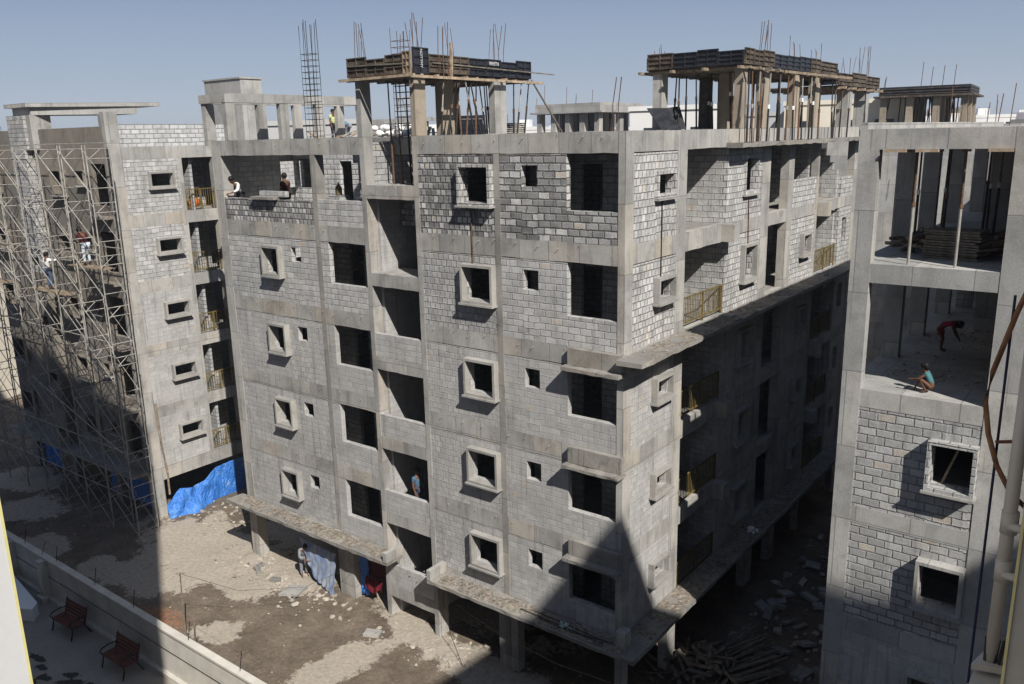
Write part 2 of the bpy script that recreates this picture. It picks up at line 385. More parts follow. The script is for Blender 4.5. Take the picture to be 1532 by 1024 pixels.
# ------------------------------------------------------------------ main building: planes y = 0 (left face) and x = 0 (right face)
main = root('apartment_block', (-9, 13, -G), 'grey corner apartment block of bare concrete and block walls, largest in the middle', 'building')
XC, XD, XS, XB, XA = -18.43, -12.64, -10.08, -7.66, -4.42
bd = .56
def colm(x0, x1, y0, y1, zt=0., zb=-G, mat=CONC): return B(x0, x1, y0, y1, zb, zt).build('column', mat, main)
colm(-.2, .012, -.016, .43, -.001)                     # corner
colm(XA, XA + .21, -.012, .4, -.562, -G, CONCD); colm(XB, XB + .2, -.016, .5, -.001); colm(XS, XS + .2, -.016, .42, -.001)
colm(XD, XD + .24, -.012, .4, -.562, -G, CONCD); colm(XC, XC + .5, -.016, .45, -.001)
for y0, y1, d in ((3.01, 3.62, .3), (9.6, 10.35, .3), (12.2, 12.8, .3), (15.55, 15.8, .25), (20.6, 21.1, .3)): colm(-d, .012, y0, y1, -.562)
for x in (-14.6, -9, -3.2):
    for y in (4, 10, 16, 22): colm(x, x + .3, y, y + .6, -.2)
for x in (-18.4,):
    for y in (6, 12, 18): colm(x, x + .3, y, y + .6, -.2)
# floor slabs
for k in range(6):
    z = -FL * k
    m = MB()
    if k == 0:      # roof slab, still open over the left bay
        m.box(-18.2, -9.9, 4.0, 26, z - .16, z - .01); m.box(-18.2, -16.2, .2, 4.0, z - .16, z - .01); m.box(-7.5, -.1, .2, 26, z - .16, z - .01); m.box(-9.9, -7.5, 3.2, 26, z - .16, z - .01)
    else:
        m.box(-18.2, -9.9, .2, 26, z - .16, z - .01); m.box(-7.5, -.1, .2, 26, z - .16, z - .01); m.box(-9.9, -7.5, 3.2, 26, z - .16, z - .01)
    m.build('floor_slab', CONCD, main)
# beams
def yb(x0, x1, z, d=bd, y0=-.006, y1=.24, mat=CONC):
    m = RB(x0, x1, y0, y1, z - d, z, .012, .004); x = x0 + rnd(.3, .8)
    while x < x1 - .1:      # cut ends of the shutter ties
        q = Vector((x, y0, z - rnd(.05, .2))); m.beam(q, q + Vector((rnd(-.03, .03), -rnd(.04, .1), rnd(-.05, .01))), .012, .012); x += rnd(.5, 1.3)
    return m.build('beam', mat, main)
for k in range(5):
    z = -FL * k
    yb(XC + .5, XS, z); yb(XB + .2, -.2, z)
    RB(-.24, .006, .43, 3.62 if k else 7.5, z - bd, z, .01, .003).build('beam', CONC, main)
    if k: 
        RB(-.24, .02, 3.62, 6.62, z - bd - .02, z, .012, .006).build('beam', CONC, main)
        B(.02, .47, 6.2, 6.62, z - bd, z).build('beam', CONC, main)
    RB(-.24, .006, 6.62 if k else 7.5, 21.1, z - bd + .1, z, .01, .003).build('beam', CONC, main)
B(XC, -.1, 25.8, 26, -.56, 0).build('beam', CONC, main); B(XC, XC + .2, .45, 25.8, -.56, 0).build('beam', CONC, main)
# roof-edge lip on the right face
RB(.012, .55, 6.4, 21.6, -.58, -.44, .02, .01).build('ledge', CONCL, main)
# block walls of the left face
for k in range(5):
    zt, zb = -FL * k - bd - .025, -FL * (k + 1)
    z0 = -FL * k
    new = k == 0
    Mh = BLKHT if k == 0 else (BLKWH if k >= 2 else BLKH); Ms = BLKST if k == 0 else (BLKW if k >= 2 else BLKS)
    if k == 0:
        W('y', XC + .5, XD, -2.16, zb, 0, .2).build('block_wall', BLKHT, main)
        W('y', XD + .24, XS, -2.1, zb, 0, .2).build('block_wall', BLKS, main)
    else:
        W('y', XC + .5, XD, zb, zt, 0, .2, [(-15.55, -14.7, z0 - 1.92, z0 - .98), (-14.1, -13.55, z0 - 1.42, z0 - .88)]).build('block_wall', BLKWH if k > 1 else BLKS, main)
        W('y', XD + .24, XS, zb, zt, 0, .2, [(-12.0, XS, z0 - 2.05, zt)]).build('block_wall', Ms, main)
        surround_y(main, -15.65, -14.6, z0 - 2.02, z0 - .88, 0)
    W('y', XB + .2, XA, zb, zt, 0, .2, [(-5.59, -4.53, z0 - 1.97, z0 - .96)]).build('block_wall', Mh, main)
    W('y', XA + .21, -.2, zb, zt, 0, .2, [(-3.41, -2.86, z0 - 1.49, z0 - .89), (-1.86, -.2, z0 - 2.12, zt)]).build('block_wall', Ms, main)
    surround_y(main, -5.69, -4.43, z0 - 2.07, z0 - .86, 0, mat=(BLKRT if k == 0 else CONCF))
    # right face
    zt2 = z0 - bd - .03
    Mr = BLKRT if k < 1 else BLKWH if k > 1 else BLKRT
    W('x', .43, 3.01, zb, zt2, -.2, 0, [(1.78, 2.66, z0 - 1.76, z0 - 1.21)]).build('block_wall', Mr, main)
    surround_x(main, 1.66, 2.78, z0 - 1.86, z0 - 1.11, 0, pr=.1 if k == 0 else .2, mat=BLKRT if k == 0 else CONCF)
    W('x', 6.62, 9.6, zb, zt2 + .1, -.2, 0, [(8.02, 9.02, z0 - 2.07, z0 - .98)]).build('block_wall', Mr, main)
    surround_x(main, 7.92, 9.12, z0 - 2.17, z0 - .88, 0, pr=.08 if k == 0 else .18, mat=BLKRT if k == 0 else CONCF)
    W('y', -1.6, -.2, zb, zt2, 6.62, 6.82).build('block_wall', BLKS, main)             # balcony side
    W('x', 3.3, 6.82, zb, zt2, -1.8, -1.6, [(3.9, 4.8, zb, zb + 2.05)]).build('block_wall', BLKI, main)
    W('y', -1.6, -.3, zb, zt2, 3.1, 3.3).build('block_wall', BLKI, main)
    W('x', 10.35, 12.2, zb, z0 - 2.05, -1.2, -1.0).build('block_wall', BLKS, main)
    W('y', -3.0, -.3, zb, zt2, 10.0, 10.2).build('block_wall', BLKI, main)
    if k == 0:
        W('x', 12.8, 15.55, zb, z0 - 1.95, -.2, 0).build('block_wall', BLKRT, main)
        m = MB()
        for i in range(9): m.box(-1.6 + .16 * i if i else -1.8, -.2 if i < 0 else -.2, 18.7, 18.9, zb + .3 * i, zb + .3 * (i + 1)) if False else None
        for i in range(8):
            m.box(-1.9, -.15 - max(0, i - 3) * .2, 18.7, 18.9, zb + .3 * i, zb + .3 * (i + 1) - .003)
        m.build('block_wall', BLKS, main)
        W('x', 18.9, 20.6, zb, z0 - 2.15, -.2, 0).build('block_wall', BLKRT, main)
        W('y', -2.6, -.3, zb, zt2, 15.3, 15.5).build('block_wall', BLKI, main)
    else:
        W('x', 12.8, 15.55, zb, zt2 + .1, -.2, 0, [(14.0, 14.8, z0 - 1.9, z0 - 1.2)]).build('block_wall', Mr, main)
        surround_x(main, 13.9, 14.9, z0 - 2.0, z0 - 1.1, 0)
        W('y', -1.6, -.2, zb, zt2, 18.7, 18.9).build('block_wall', BLKS, main)
        W('x', 18.9, 20.6, zb, zt2 + .1, -.2, 0, [(19.4, 20.1, z0 - 2.1, z0 - .95)]).build('block_wall', Mr, main)
        railing_x(main, -.05, 3.64, 6.6, zb); railing_x(main, -.05, 15.82, 18.66, zb)
        B(.02, .45, 15.8, 16.25, z0 - bd, z0).build('beam', CONC, main)
    W('x', 15.8, 18.9, zb, zt2, -1.8, -1.6, [(16.3, 17.2, zb, zb + 2.05)]).build('block_wall', BLKI, main)
    # rooms behind the faces
    W('y', -4.2, -.25, zb, z0 - .17, 1.5, 1.65, [(-2.35, -1.6, zb, zb + 2.1)]).build('block_wall', BLKI, main)
    W('y', -15.5 if k else -12.2, -10.1, zb, z0 - .17, 1.6, 1.75, [(-12.75, -11.95, zb, zb + 2.1)]).build('block_wall', BLKI, main)
    W('x', 1.75, 4.0, zb, z0 - .17, -4.35, -4.2).build('block_wall', BLKI, main)
    W('x', .24, 6, zb, z0 - .17, -7.6, -7.46).build('block_wall', BLKI, main)
    W('x', .42, 6, zb, z0 - .17, -10.05, -9.9).build('block_wall', BLKI, main)
    W('y', -18.1, -10.1, zb, z0 - .17, 3.6, 3.75, [(-15.2, -14.5, zb, zb + 2.1), (-17.9, -16.9, zb + 1., zb + 2.2), (-12.3, -11.6, zb + .9, zb + 2.0)] if k == 0 else [(-15.2, -14.5, zb, zb + 2.1)]).build('block_wall', WHITEBLK if k == 0 else BLKI, main)
    W('y', -7.4, -1.9, zb, z0 - .17, 4.6, 4.75, [(-6.4, -5.6, zb, zb + 2.1)]).build('block_wall', BLKI, main)
    W('x', 4.75, 24, zb, z0 - .17, -4.3, -4.15, [(12, 12.9, zb, zb + 2.1)]).build('block_wall', BLKI, main)
    W('x', .5, 26, zb, z0 - .1, -18.4, -18.2, [(3, 4.2, z0 - 2, z0 - .9), (9, 10.2, z0 - 2, z0 - .9)]).build('block_wall', BLKS, main)
# base ledges
def base_ledge(x0, x1):
    f = RB(x0, x1, -.85, -.02, -14.95, -14.82, .018, .012, .3).build('ledge', CONCL, main); return f
base_ledge(-18.75, -9.1); base_ledge(-7.15, .9)
RB(.018, .9, -.02, 21, -14.95, -14.82, .018, .012, .3).build('ledge', CONCL, main)
for x0, x1 in ((-9.28, -9.1), (-7.15, -6.98)): B(x0, x1, -.86, -.02, -14.81, -14.45).build('ledge_upstand', CONC, main)
B(.1, .42, -.5, -.14, -14.82, -14.3).build('ledge_upstand', CONC, main)
for x0, x1 in ((XC, XS + .2), (XB, 0.)): B(x0, x1, -.004, .25, -15.4, -14.96).build('beam', CONC, main)
B(-.25, .004, .43, 21, -15.4, -14.96).build('beam', CONC, main)
# corner ledges at the third, fourth and fifth levels
def corner_ledge(z, full):
    RB(-1.74, .08, -.2, -.02, z - .5, z, .014, .01).build('ledge', CONCL, main)
    RB(-1.8, .12, -.48, -.02, z - .6, z - .502, .02, .015, .25).build('ledge', CONCL, main)
    if full:
        RB(.025, .84, -.48, 21, z - .18, z - .06, .02, .015, .3).build('ledge', CONCL, main)
corner_ledge(-6.0, True); corner_ledge(-9.0, False); corner_ledge(-12.0, False)
# stair bay between XS and XB
sx0, sx1 = XS + .2, XB
for i, (zt, zb) in enumerate(((-1.55, -2.0), (-4.5, -4.95), (-7.45, -7.9), (-10.4, -10.85), (-13.3, -13.75), (-16.25, -16.75))):
    RB(sx0, sx1, -.006, 1.35, zb, zt, .012, .003, .3).build('landing', CONC if i < 2 else CONC, main)
    if i >= 2: B(sx0, sx1, .002, .18, zt, zt + .83).build('block_wall', BLKW, main)
    fl = MB()
    n = 9
    for a, b0, xa, xb in ((0, 1, sx0 + .15, -8.85), (1, 0, -8.7, sx1 - .15)):
        zA = zt; zB = zt - 1.47 if a == 0 else zt + 1.47
        for s_ in range(n):
            z = zA + (zB - zA) * (s_ + .5) / n; y = 1.35 + 2.0 * (s_) / n
            fl.box(xa, xb, y, y + 2.0 / n + .02, z - .22, z)
    fl.build('stair_flight', CONCD, main)
W('y', sx0, sx1, -15.0, -.2, 4.6, 4.75).build('block_wall', BLKI, main)
W('x', .42, 4.6, -G, -2.0, sx0, sx0 + .12).build('block_wall', BLKW, main)
W('y', sx0, sx1, -3.0, -1.55, 1.4, 1.55).build('block_wall', BLKHT, main)
B(sx0, sx1, 1.4, 1.62, -.6, -.06).build('beam', CONCG, main)
# ground floor stub walls under the building
for x0, x1 in ((-12.75, -11.9), (-4.7, -3.9)): B(x0, x1, .0, .35, -G, -15.4).build('column', CONC, main)
W('y', -18, -4, -G, -15.4, 7.0, 7.2).build('block_wall', BLKI, main)
W('x', 3, 21, -G, -15.4, -5.2, -5.0).build('block_wall', BLKI, main)
# loose top course and small slab laid on the parapet of the open bay
B(-16.0, -14.6, -.22, .22, -2.16, -2.06).build('ledge', CONCL, main)
B(-15.7, -14.2, .01, .19, -2.06, -1.86).build('block_wall', BLKS, main)
# roof structure columns and starter bars
colm(XB, XB + .2, .0, .5, 1.84, .001, CONCT); colm(XS, XS + .2, -.016, .45, 1.76, .001, CONCG)
colm(-7.66, -7.4, 3.9, 4.55, 1.8, -.01); colm(-9.9, -9.6, 4.0, 4.6, 1.8, -.01, CONCT); colm(-8.6, -8.3, 2.2, 2.8, 1.8, -.01, CONCT)
for y0, y1, mt in ((7.5, 7.9, CONCT), (9.35, 9.95, CONCT), (12.4, 12.9, CONCT), (14.7, 15.3, CONCT)): colm(-.28, .0, y0, y1, 1.9, .002, mt)
for x0, x1, y0, mt in ((-3.25, -2.9, 7.5, CONCG), (-3.25, -2.9, 11.2, PLYB), (-3.25, -2.9, 14.5, CONCT), (-1.7, -1.35, 9.5, CONCT)): colm(x0, x1, y0, y0 + .45, 1.95, -.01, mt)
colm(-.6, -.1, 19.4, 20.0, 1.6, .002, CONCG); colm(-.6, -.1, 22.0, 22.6, 1.6, -.16, CONCG)
rebar(main, XS + .03, XS + .17, .05, .38, 1.7, 3.65, 2, 3); rebar(main, -9.25, -8.7, .9, 1.2, -.1, 3.5, 3, 2, ties=16)
rebar(main, XB + .03, XB + .17, .05, .42, 1.8, 3.7, 2, 3); rebar(main, -7.3, -6.9, 1.0, 1.2, 1.8, 3.55, 3, 2)
rebar(main, -7.62, -7.45, 3.95, 4.5, 1.8, 3.7, 2, 3); rebar(main, -13.3, -12.72, .5, .8, -.02, 4.05, 4, 2, ties=15, tie0=.05, mat=STEELD)
rebar(main, -.25, -.05, 9.4, 9.9, 1.9, 3.6, 2, 3); rebar(main, -.25, -.05, 12.4, 12.9, 1.9, 3.3, 2, 2); rebar(main, -.25, -.05, 14.8, 15.2, 1.9, 3.2, 2, 2)
rebar(main, -.5, -.15, 19.5, 19.9, 1.6, 3.0, 2, 2); rebar(main, -.5, -.15, 22.1, 22.5, 1.6, 3.6, 2, 3)
rebar(main, -.45, -.3, .1, .35, .0, 1.5, 2, 1, r=.014)
rebar(main, -3.2, -2.95, 7.55, 7.9, 1.95, 2.9, 2, 2)
# stair-head frame over the left end
B(-19.0, -17.3, .0, .25, 1.4, 1.72).build('beam', CONC, main); B(-17.55, -17.3, .25, 7.2, 1.4, 1.74).build('beam', CONC, main)
B(-19.0, -18.75, .25, 7.2, 1.4, 1.72).build('beam', CONC, main); B(-18.75, -17.55, 6.95, 7.2, 1.4, 1.72).build('beam', CONC, main)
colm(-17.55, -17.32, .02, .42, 1.4, .002); colm(-18.95, -18.7, .05, .45, 1.4, -.2)
for y in (2.55, 4.4, 6.8): colm(-17.55, -17.32, y, y + .42, 1.4, -.01); colm(-18.97, -18.75, y, y + .4, 1.4, -.2)
# low block walls on the roof behind
W('y', -16.9, -10.2, -.01, .75, 6.6, 6.8, [(-13.2, -12.6, -.01, .6)]).build('block_wall', BLKS, main)
# floor level wiring conduits on the face
MB().tube([(-5.32, -.03, -2.25), (-5.3, -.03, -3.8)], .022, 5).build('conduit', STEELR, main)
MB().tube([(.03, 2.05, -1.95), (.03, 2.05, -4.1)], .018, 5).build('conduit', STEELD, main); MB().tube([(.03, 8.4, -2.3), (.03, 8.5, -4.0)], .02, 5).build('conduit', STEELR, main)

# ------------------------------------------------------------------ left building: long plastered face y = -.56, block face x = -25.3
left = root('plastered_block', (-31.5, 5, -G), 'apartment block on the left with scaffolding along its dark plastered side', 'building')
wz = -.17; wx = -25.3; wy = -.56
def lc(x0, x1, y0, y1, z0, z1, mat=CONC, n='column'): return B(x0, x1, y0, y1, z0, z1).build(n, mat, left)
lc(wx - .3, wx + .012, wy - .012, .03, -G, 1.32); lc(wx - .25, wx + .008, 2.66, 2.88, -15.3, wz - .5); lc(wx - .3, wx + .012, 4.5, 5.1, -G, wz)
lc(wx - .25, wx + .008, 10, 10.5, -15.3, wz)
for k in range(6):
    z = wz - FL * k
    lc(wx - .24, wx + .006, .03, 4.5, z - .55, z, CONC, 'beam'); lc(wx - .24, wx + .004, 5.1, 14, z - .55, z, CONC, 'beam')
    B(-38.2, wx - .24, wy + .2, 14, z - .16, z - .01).build('floor_slab', CONCD, left)
    if k == 5: continue
    zb = z - FL; zt = z - .55
    W('x', .03, 2.66, zb, zt, wx - .2, wx, [(1.22, 2.28, z - 1.78, z - 1.2)]).build('block_wall', BLKS if k < 2 else BLKW, left)
    surround_x(left, 1.12, 2.38, z - 1.86, z - 1.12, wx, pr=.14 if k < 1 else .2, t=.09)
    railing_x(left, wx - .05, 2.9, 4.48, zb, .98)
    W('x', 2.7, 5.1, zb, zt, wx - 2.0, wx - 1.85, [(3.2, 4.0, zb, zb + 2.05)]).build('block_wall', BLKI, left)
    W('y', wx - 1.85, wx - .25, zb, zt, 2.6, 2.75).build('block_wall', BLKI, left)
    W('x', 5.1, 14, zb, zt, wx - .2, wx, [(7, 8, z - 2, z - .9)]).build('block_wall', BLKS, left)
    # plastered long face
    hs = [(-27.0, -25.75, z - 2.55, z - .7), (-28.2, -27.65, z - 1.6, z - 1.05), (-30.5, -29.55, z - 2.05, z - 1.05), (-34.8, -33.9, z - 2.3, z - .8), (-37.6, -36.5, z - 2.05, z - 1.0)]
    W('y', -38.2, wx - .3, zb, z, wy, wy + .2, hs).build('plastered_wall', PLAST, left)
    surround_y(left, -30.6, -29.45, z - 2.15, z - .95, wy, pr=.25, mat=PLAST); surround_y(left, -28.28, -27.57, z - 1.66, z - .98, wy, pr=.12, t=.07, mat=PLAST); surround_y(left, -37.7, -36.4, z - 2.15, z - .9, wy, pr=.25, mat=PLAST)
    B(-27.15, -25.6, wy - .45, wy - .003, zb - .1, zb + .02).build('ledge', PLAST, left)
    W('y', -33.8, -32.3, zb, z - .003, wy - .42, wy - .003, [(-33.5, -32.6, zb + .3, zb + .75)] if k else []).build('block_pier', BLKR if k < 2 else PLAST, left)
    W('x', wy + .2, 6, zb, z - .17, -29.0, -28.85).build('block_wall', BLKI, left)
    W('y', -38, wx - .3, zb, z - .17, 3.4, 3.55).build('block_wall', BLKI, left)
W('x', wy, 14, -15.2, wz, -38.4, -38.2).build('plastered_wall', PLAST, left)
W('y', -38.2, wx - .3, wz + .001, .72, wy, wy + .18).build('parapet', PLAST, left)
W('x', .03, 5.9, wz + .001, .8, wx - .2, wx - .002).build('parapet', WHITEBLK, left)
B(-38.3, wx - .1, wy - .9, wy - .004, -15.35, -15.17).build('ledge', CONCD, left)
B(wx + .012, wx + .4, wy - .9, 14, -15.7, -15.35).build('ledge', CONC, left) if False else None
lc(wx - .22, wx + .01, .03, 14, -15.82, -15.32 + .02, CONC, 'beam')
lc(-38.2, wx - .3, wy + .002, wy + .25, -15.8, -15.36, CONCD, 'beam')
for x in (-29, -33.5, -38): lc(x, x + .5, wy + .05, wy + .4, -G, -15.8, CONCD)
W('y', -38, -25.6, -G, -15.8, 5.0, 5.2).build('block_wall', BLKI, left)
# canopy over the stair head
m = MB().prism([(-33.9, -.95), (-31.5, -.98), (-28.6, 4.1), (-31.6, 4.4)], 1.74, 1.92); m.build('roof_canopy', CONC, left)
m = MB().prism([(-33.6, -.7), (-31.6, -.75), (-29.2, 3.2), (-31.6, 3.4)], 1.38, 1.74); m.build('beam', CONCG, left)
W('y', -33.75, -32.0, wz, 1.38, wy - .42, wy - .1).build('block_pier', BLKR, left); lc(-31.95, -31.55, wy - .3, .1, wz, 1.38); lc(-30.0, -29.55, 1.6, 2.0, wz, 1.38, CONCD)
B(-33.85, -32.0, wy - .43, wy - .09, 1.0, 1.38).build('beam', CONC, left) if False else None
# lift machine room
m = MB(); m.box(-30.6, -27.4, 8.0, 9.3, wz, 3.12); m.build('lift_room', CONCG, left)
B(-30.66, -27.34, 7.94, 9.36, 3.12, 3.2).build('coping', CONC, left)
rebar(left, wx - .15, wx - .05, 4.6, 5.0, wz, 1.0, 1, 3)
MB().tube([(-25.25, -.62, wz), (-25.22, -.62, -15.2)], .05, 6).build('drain_pipe', STEELD, left)

# ------------------------------------------------------------------ right building: face y = .576
rb = root('open_frame_block', (9, 8, -G), 'half built concrete frame block at the right edge, two open storeys above block walls', 'building')
rz, ry = -.1, .576
RCY = (4.0, 7.0, 10.6, 15.0, 18.8)
def rc(x0, x1, y0, y1, z0, z1, mat=CONCG, n='column'): return B(x0, x1, y0, y1, z0, z1).build(n, mat, rb)
rc(5.69, 6.13, ry - .012, ry + .3, -G, rz - .44); rc(8.77, 9.9, ry - .012, ry + .35, -G, rz - .44)
for y in RCY: rc(5.72, 6.15, y, y + .3, -G, rz - .44)
for y in (4.6, 7.6, 11.2, 15.0, 18.6): rc(8.6, 9.2, y + .8, y + 1.1, -G, rz - .44); rc(11.6, 12.1, y, y + .3, -G, rz - .44)
for y in (8.6, 12.6): rc(7.2, 7.75, y, y + .3, -G, rz - .44)
W('y', 9.9, 12.5, -6.1, rz - .44, ry + .02, ry + .2).build('block_wall', BLKR, rb)  # hidden wall added to keep the sun out of the open storeys
B(5.69, 5.85, ry, 20, -.098, .05).build('shadow_upstand', CONCG, rb)  # edge strip added to raise the shadow cast on the corner block
for k in range(6):
    z = rz - FL * k; d = .44
    B(5.69, 12.5, ry, ry + .25, z - d, z).build('beam', CONCG, rb); B(5.69, 5.95, ry + .25, 20, z - d, z).build('beam', CONCG, rb)
    B(5.95, 12.5, ry + .25, 20, z - .15, z - .004).build('floor_slab', CONCG if k else CONC, rb)
    if k >= 2:
        zb = z - FL
        hs = [(7.85, 8.67, z - 2.0, z - 1.0)] if k < 5 else []
        W('y', 6.13, 8.77, zb, z - d, ry + .01, ry + .2, hs).build('block_wall', BLKR if k < 4 else BLKW, rb)
        if hs: surround_y(rb, 7.75, 8.77 - .004, z - 2.1, z - .9, ry + .01, pr=.3, mat=BLKR if k == 2 else CONC)
    if k >= 1: W('y', 6.1, 12, z - FL, z - .16, 12.0, 12.2, [(6.6, 7.4, z - FL, z - .9)]).build('block_wall', BLKI, rb)
    if k >= 2: W('x', ry + .3, 20, z - FL, z - d, 5.75, 5.93, [(2.2, 3.3, z - 2.1, z - .95), (9.6, 10.9, z - 2.1, z - .95), (14.4, 15.6, z - 2.1, z - .95)]).build('block_wall', BLKR, rb)
W('x', ry + .36, 20, -15, -.5, 12.3, 12.5).build('block_wall', BLKI, rb)
for x in (6.25, 6.9, 7.6, 8.3): B(x, x + .45, ry - .12, ry + .5, rz - .5, rz - .445).build('formwork_batten', WOODP, rb) if x != 7.6 else None
MB().beam((8.05, ry + .12, -8.1), (8.35, ry + .12, -7.15), .07, .05).build('window_prop', WOOD, rb)
for px, py in ((10.2, 6.0), (11.5, 4.5), (9.4, 9), (12, 9), (8.2, 12), (10.5, 14)):
    rebar(rb, px, px + .2, py, py + .3, rz, rz + rnd(1.1, 2.2), 2, 2, r=.012, lean=.15)

# ------------------------------------------------------------------ roof formwork canopies
def form_panels(par, pts, z0, z1, inward, mats):
    """a run of shutter panels: each panel a dark board with steel ribs"""
    for (a, b), mt, top in zip(zip(pts, pts[1:]), mats, [rnd(-.05, .05) for _ in pts]):
        a = Vector(a); b = Vector(b); d = (b - a).normalized(); nrm = Vector((d.y, -d.x, 0)); l = (b - a).length
        m = MB(); up = Vector((0, 0, 1)); c = (a + b) / 2 + up * (z0 + z1 + top) / 2
        m.obox(c, d, nrm, up, l / 2 - .008, .015, (z1 + top - z0) / 2)
        p = m.build('form_panel', mt, par)
        r = MB(); hz = (z1 + top - z0)
        for q in (.04, .36, .66, .97): r.obox(Vector((c.x, c.y, z0 + hz * q)) + nrm * .035, d, nrm, up, l / 2 - .01, .02, .016)
        for q in (-1, 0, 1): r.obox(Vector((c.x, c.y, c.z)) + d * (l / 2 - .03) * q + nrm * .033, d, nrm, up, .016, .018, hz / 2 - .01)
        r.build('panel_rib', mt, p)
def lettering(txt, size, mat, name='lettering'):
    cu = bpy.data.curves.new(name, 'FONT'); cu.body = txt; cu.size = size; cu.extrude = .003; cu.align_x = 'CENTER'; cu.align_y = 'CENTER'
    o = bpy.data.objects.new(name + '_src', cu); C.objects.link(o)
    bpy.context.view_layer.update()
    me = bpy.data.meshes.new_from_object(o.evaluated_get(bpy.context.evaluated_depsgraph_get()))
    bpy.data.objects.remove(o); me.materials.append(mat); return me
def put_text(par, txt, size, pos, right, up, mat, sx=1.):
    me = lettering(txt, size, mat); r = Vector(right); u = Vector(up); n = r.cross(u)
    M = Matrix((( r.x * sx, u.x, n.x), (r.y * sx, u.y, n.y), (r.z * sx, u.z, n.z))).to_4x4()
    me.transform(M); o = bpy.data.objects.new('lettering', me); C.objects.link(o); o.parent = par; o.location = Vector(pos) - Vector(ORG[par.name])
    return o
CHALK = plain('white_lettering', (.55, .55, .55), .9, .1, 5)
fl = root('stair_formwork', (-8.8, 3, 1.7), 'black panel roof formwork with rough white lettering on tall props above the stair bay', 'formwork')
form_panels(fl, [(-10.25, -.14, 0), (-9.35, -.14, 0), (-8.5, -.14, 0), (-7.72, -.14, 0)], 1.86, 2.42, 1, [PLYB, PLYB, PLYB])
form_panels(fl, [(-7.36, .55, 0), (-7.36, 1.6, 0), (-7.36, 2.5, 0), (-7.36, 3.35, 0), (-7.36, 4.2, 0), (-7.36, 5.1, 0), (-7.36, 5.95, 0)], 1.9, 2.45, 1, [PLYB, PLYB, PLYD, PLYD, PLYD, PLYD])
form_panels(fl, [(-7.34, -.16, 0), (-7.34, .54, 0)], 1.84, 2.66, 1, [PLYD]); form_panels(fl, [(-7.72, -.17, 0), (-7.36, -.17, 0)], 1.84, 2.5, 1, [WOOD])
form_panels(fl, [(-7.36, 5.95, 0), (-10.25, 5.95, 0)], 1.9, 2.4, 1, [PLYB]); form_panels(fl, [(-10.3, 5.95, 0), (-10.3, -.1, 0)], 1.9, 2.4, 1, [PLYB])
m = MB(); m.box(-10.25, -7.4, -.1, 5.9, 1.86, 1.93); m.build('deck', PLYB, fl)
for i in range(9):
    y = .15 + i * .68; MB().beam((-10.6, y, 1.8), (-7.2 + rnd(-.1, .12), y + .02, 1.8 + rnd(-.02, .01)), .09, .09).build('joist', random.choice([WOODP, WOOD, WOODD]), fl)
MB().beam((-10.55, -.25, 1.79), (-7.2, -.25, 1.8), .1, .08).build('joist', WOODP, fl); MB().beam((-7.2, -.35, 1.76), (-7.2, 6.5, 1.77), .1, .08).build('joist', WOODP, fl)
MB().beam((-7.28, 1.55, 1.75), (-7.28, 1.58, 2.85), .1, .05).build('upright_board', WOODP, fl)
MB().beam((-7.3, .7, 2.2), (-7.26, 7.3, 2.1), .04, .04).build('waler', WOODD, fl)
MB().beam((-10.2, -.2, 2.22), (-7.6, -.2, 2.16), .04, .04).build('waler', WOODD, fl)
put_text(fl, 'NOTTMY', .14, (-7.285, .19, 2.3), (0, 0, -1), (0, 1, 0), CHALK, .95)
put_text(fl, 'WHITN', .18, (-7.3, 3.78, 2.31), (0, 1, 0), (0, 0, 1), CHALK, .85)
fr = root('long_formwork', (-1.6, 12, 1.9), 'long brown and black panel roof formwork above the right face of the corner block', 'formwork')
form_panels(fr, [(-3.4, 7.38, 0), (-2.42, 7.38, 0), (-1.55, 7.38, 0), (-.8, 7.38, 0), (.08, 7.38, 0)], 2.02, 2.5, 1, [PLYB, PLYD, PLYD, PLYD])
form_panels(fr, [(.08, 7.38, 0), (.08, 8.1, 0), (.08, 8.95, 0), (.08, 9.9, 0), (.08, 11.2, 0), (.08, 12.5, 0), (.08, 13.7, 0), (.08, 14.8, 0), (.08, 16.9, 0)], 2.02, 2.5, 1, [PLYB, PLYB, PLYB, PLYD, PLYD, PLYD, PLYB, PLYB])
form_panels(fr, [(.08, 16.9, 0), (-3.4, 16.9, 0)], 2.0, 2.45, 1, [PLYB]); form_panels(fr, [(-3.4, 16.9, 0), (-3.4, 7.4, 0)], 2.0, 2.45, 1, [PLYB])
B(-3.38, .05, 7.4, 16.9, 1.97, 2.03).build('deck', PLYB, fr)
for i in range(13):
    y = 7.5 + i * .76; MB().beam((-3.7, y, 1.92), (.18 + rnd(-.1, .22), y, 1.92 + rnd(-.02, .01)), .1, .09).build('joist', random.choice([WOODP, WOOD, WOODD]), fr)
for i in range(4): MB().beam((-3.6 + i * 1.2, 7.15 + rnd(-.1, .1), 1.92), (-3.0 + i * 1.2, 17.2, 1.9), .1, .09).build('joist', WOOD, fr)
fs = root('low_formwork', (-1, 20, 1.6), 'lower short formwork box of brown panels behind the long formwork', 'formwork')
form_panels(fs, [(-1.6, 17.3, 0), (.06, 17.3, 0)], 1.7, 2.25, 1, [PLYD]); form_panels(fs, [(.06, 17.3, 0), (.06, 19.2, 0), (.06, 21.2, 0), (.06, 23.4, 0)], 1.68, 2.2, 1, [PLYB, PLYB, PLYB])
B(-3.2, .04, 17.4, 23.3, 1.62, 1.68).build('deck', PLYB, fs)
for i in range(5): MB().beam((-3.3, 17.5 + i * 1.4, 1.57), (.35, 17.5 + i * 1.4, 1.57), .1, .1).build('joist', WOODP, fs)

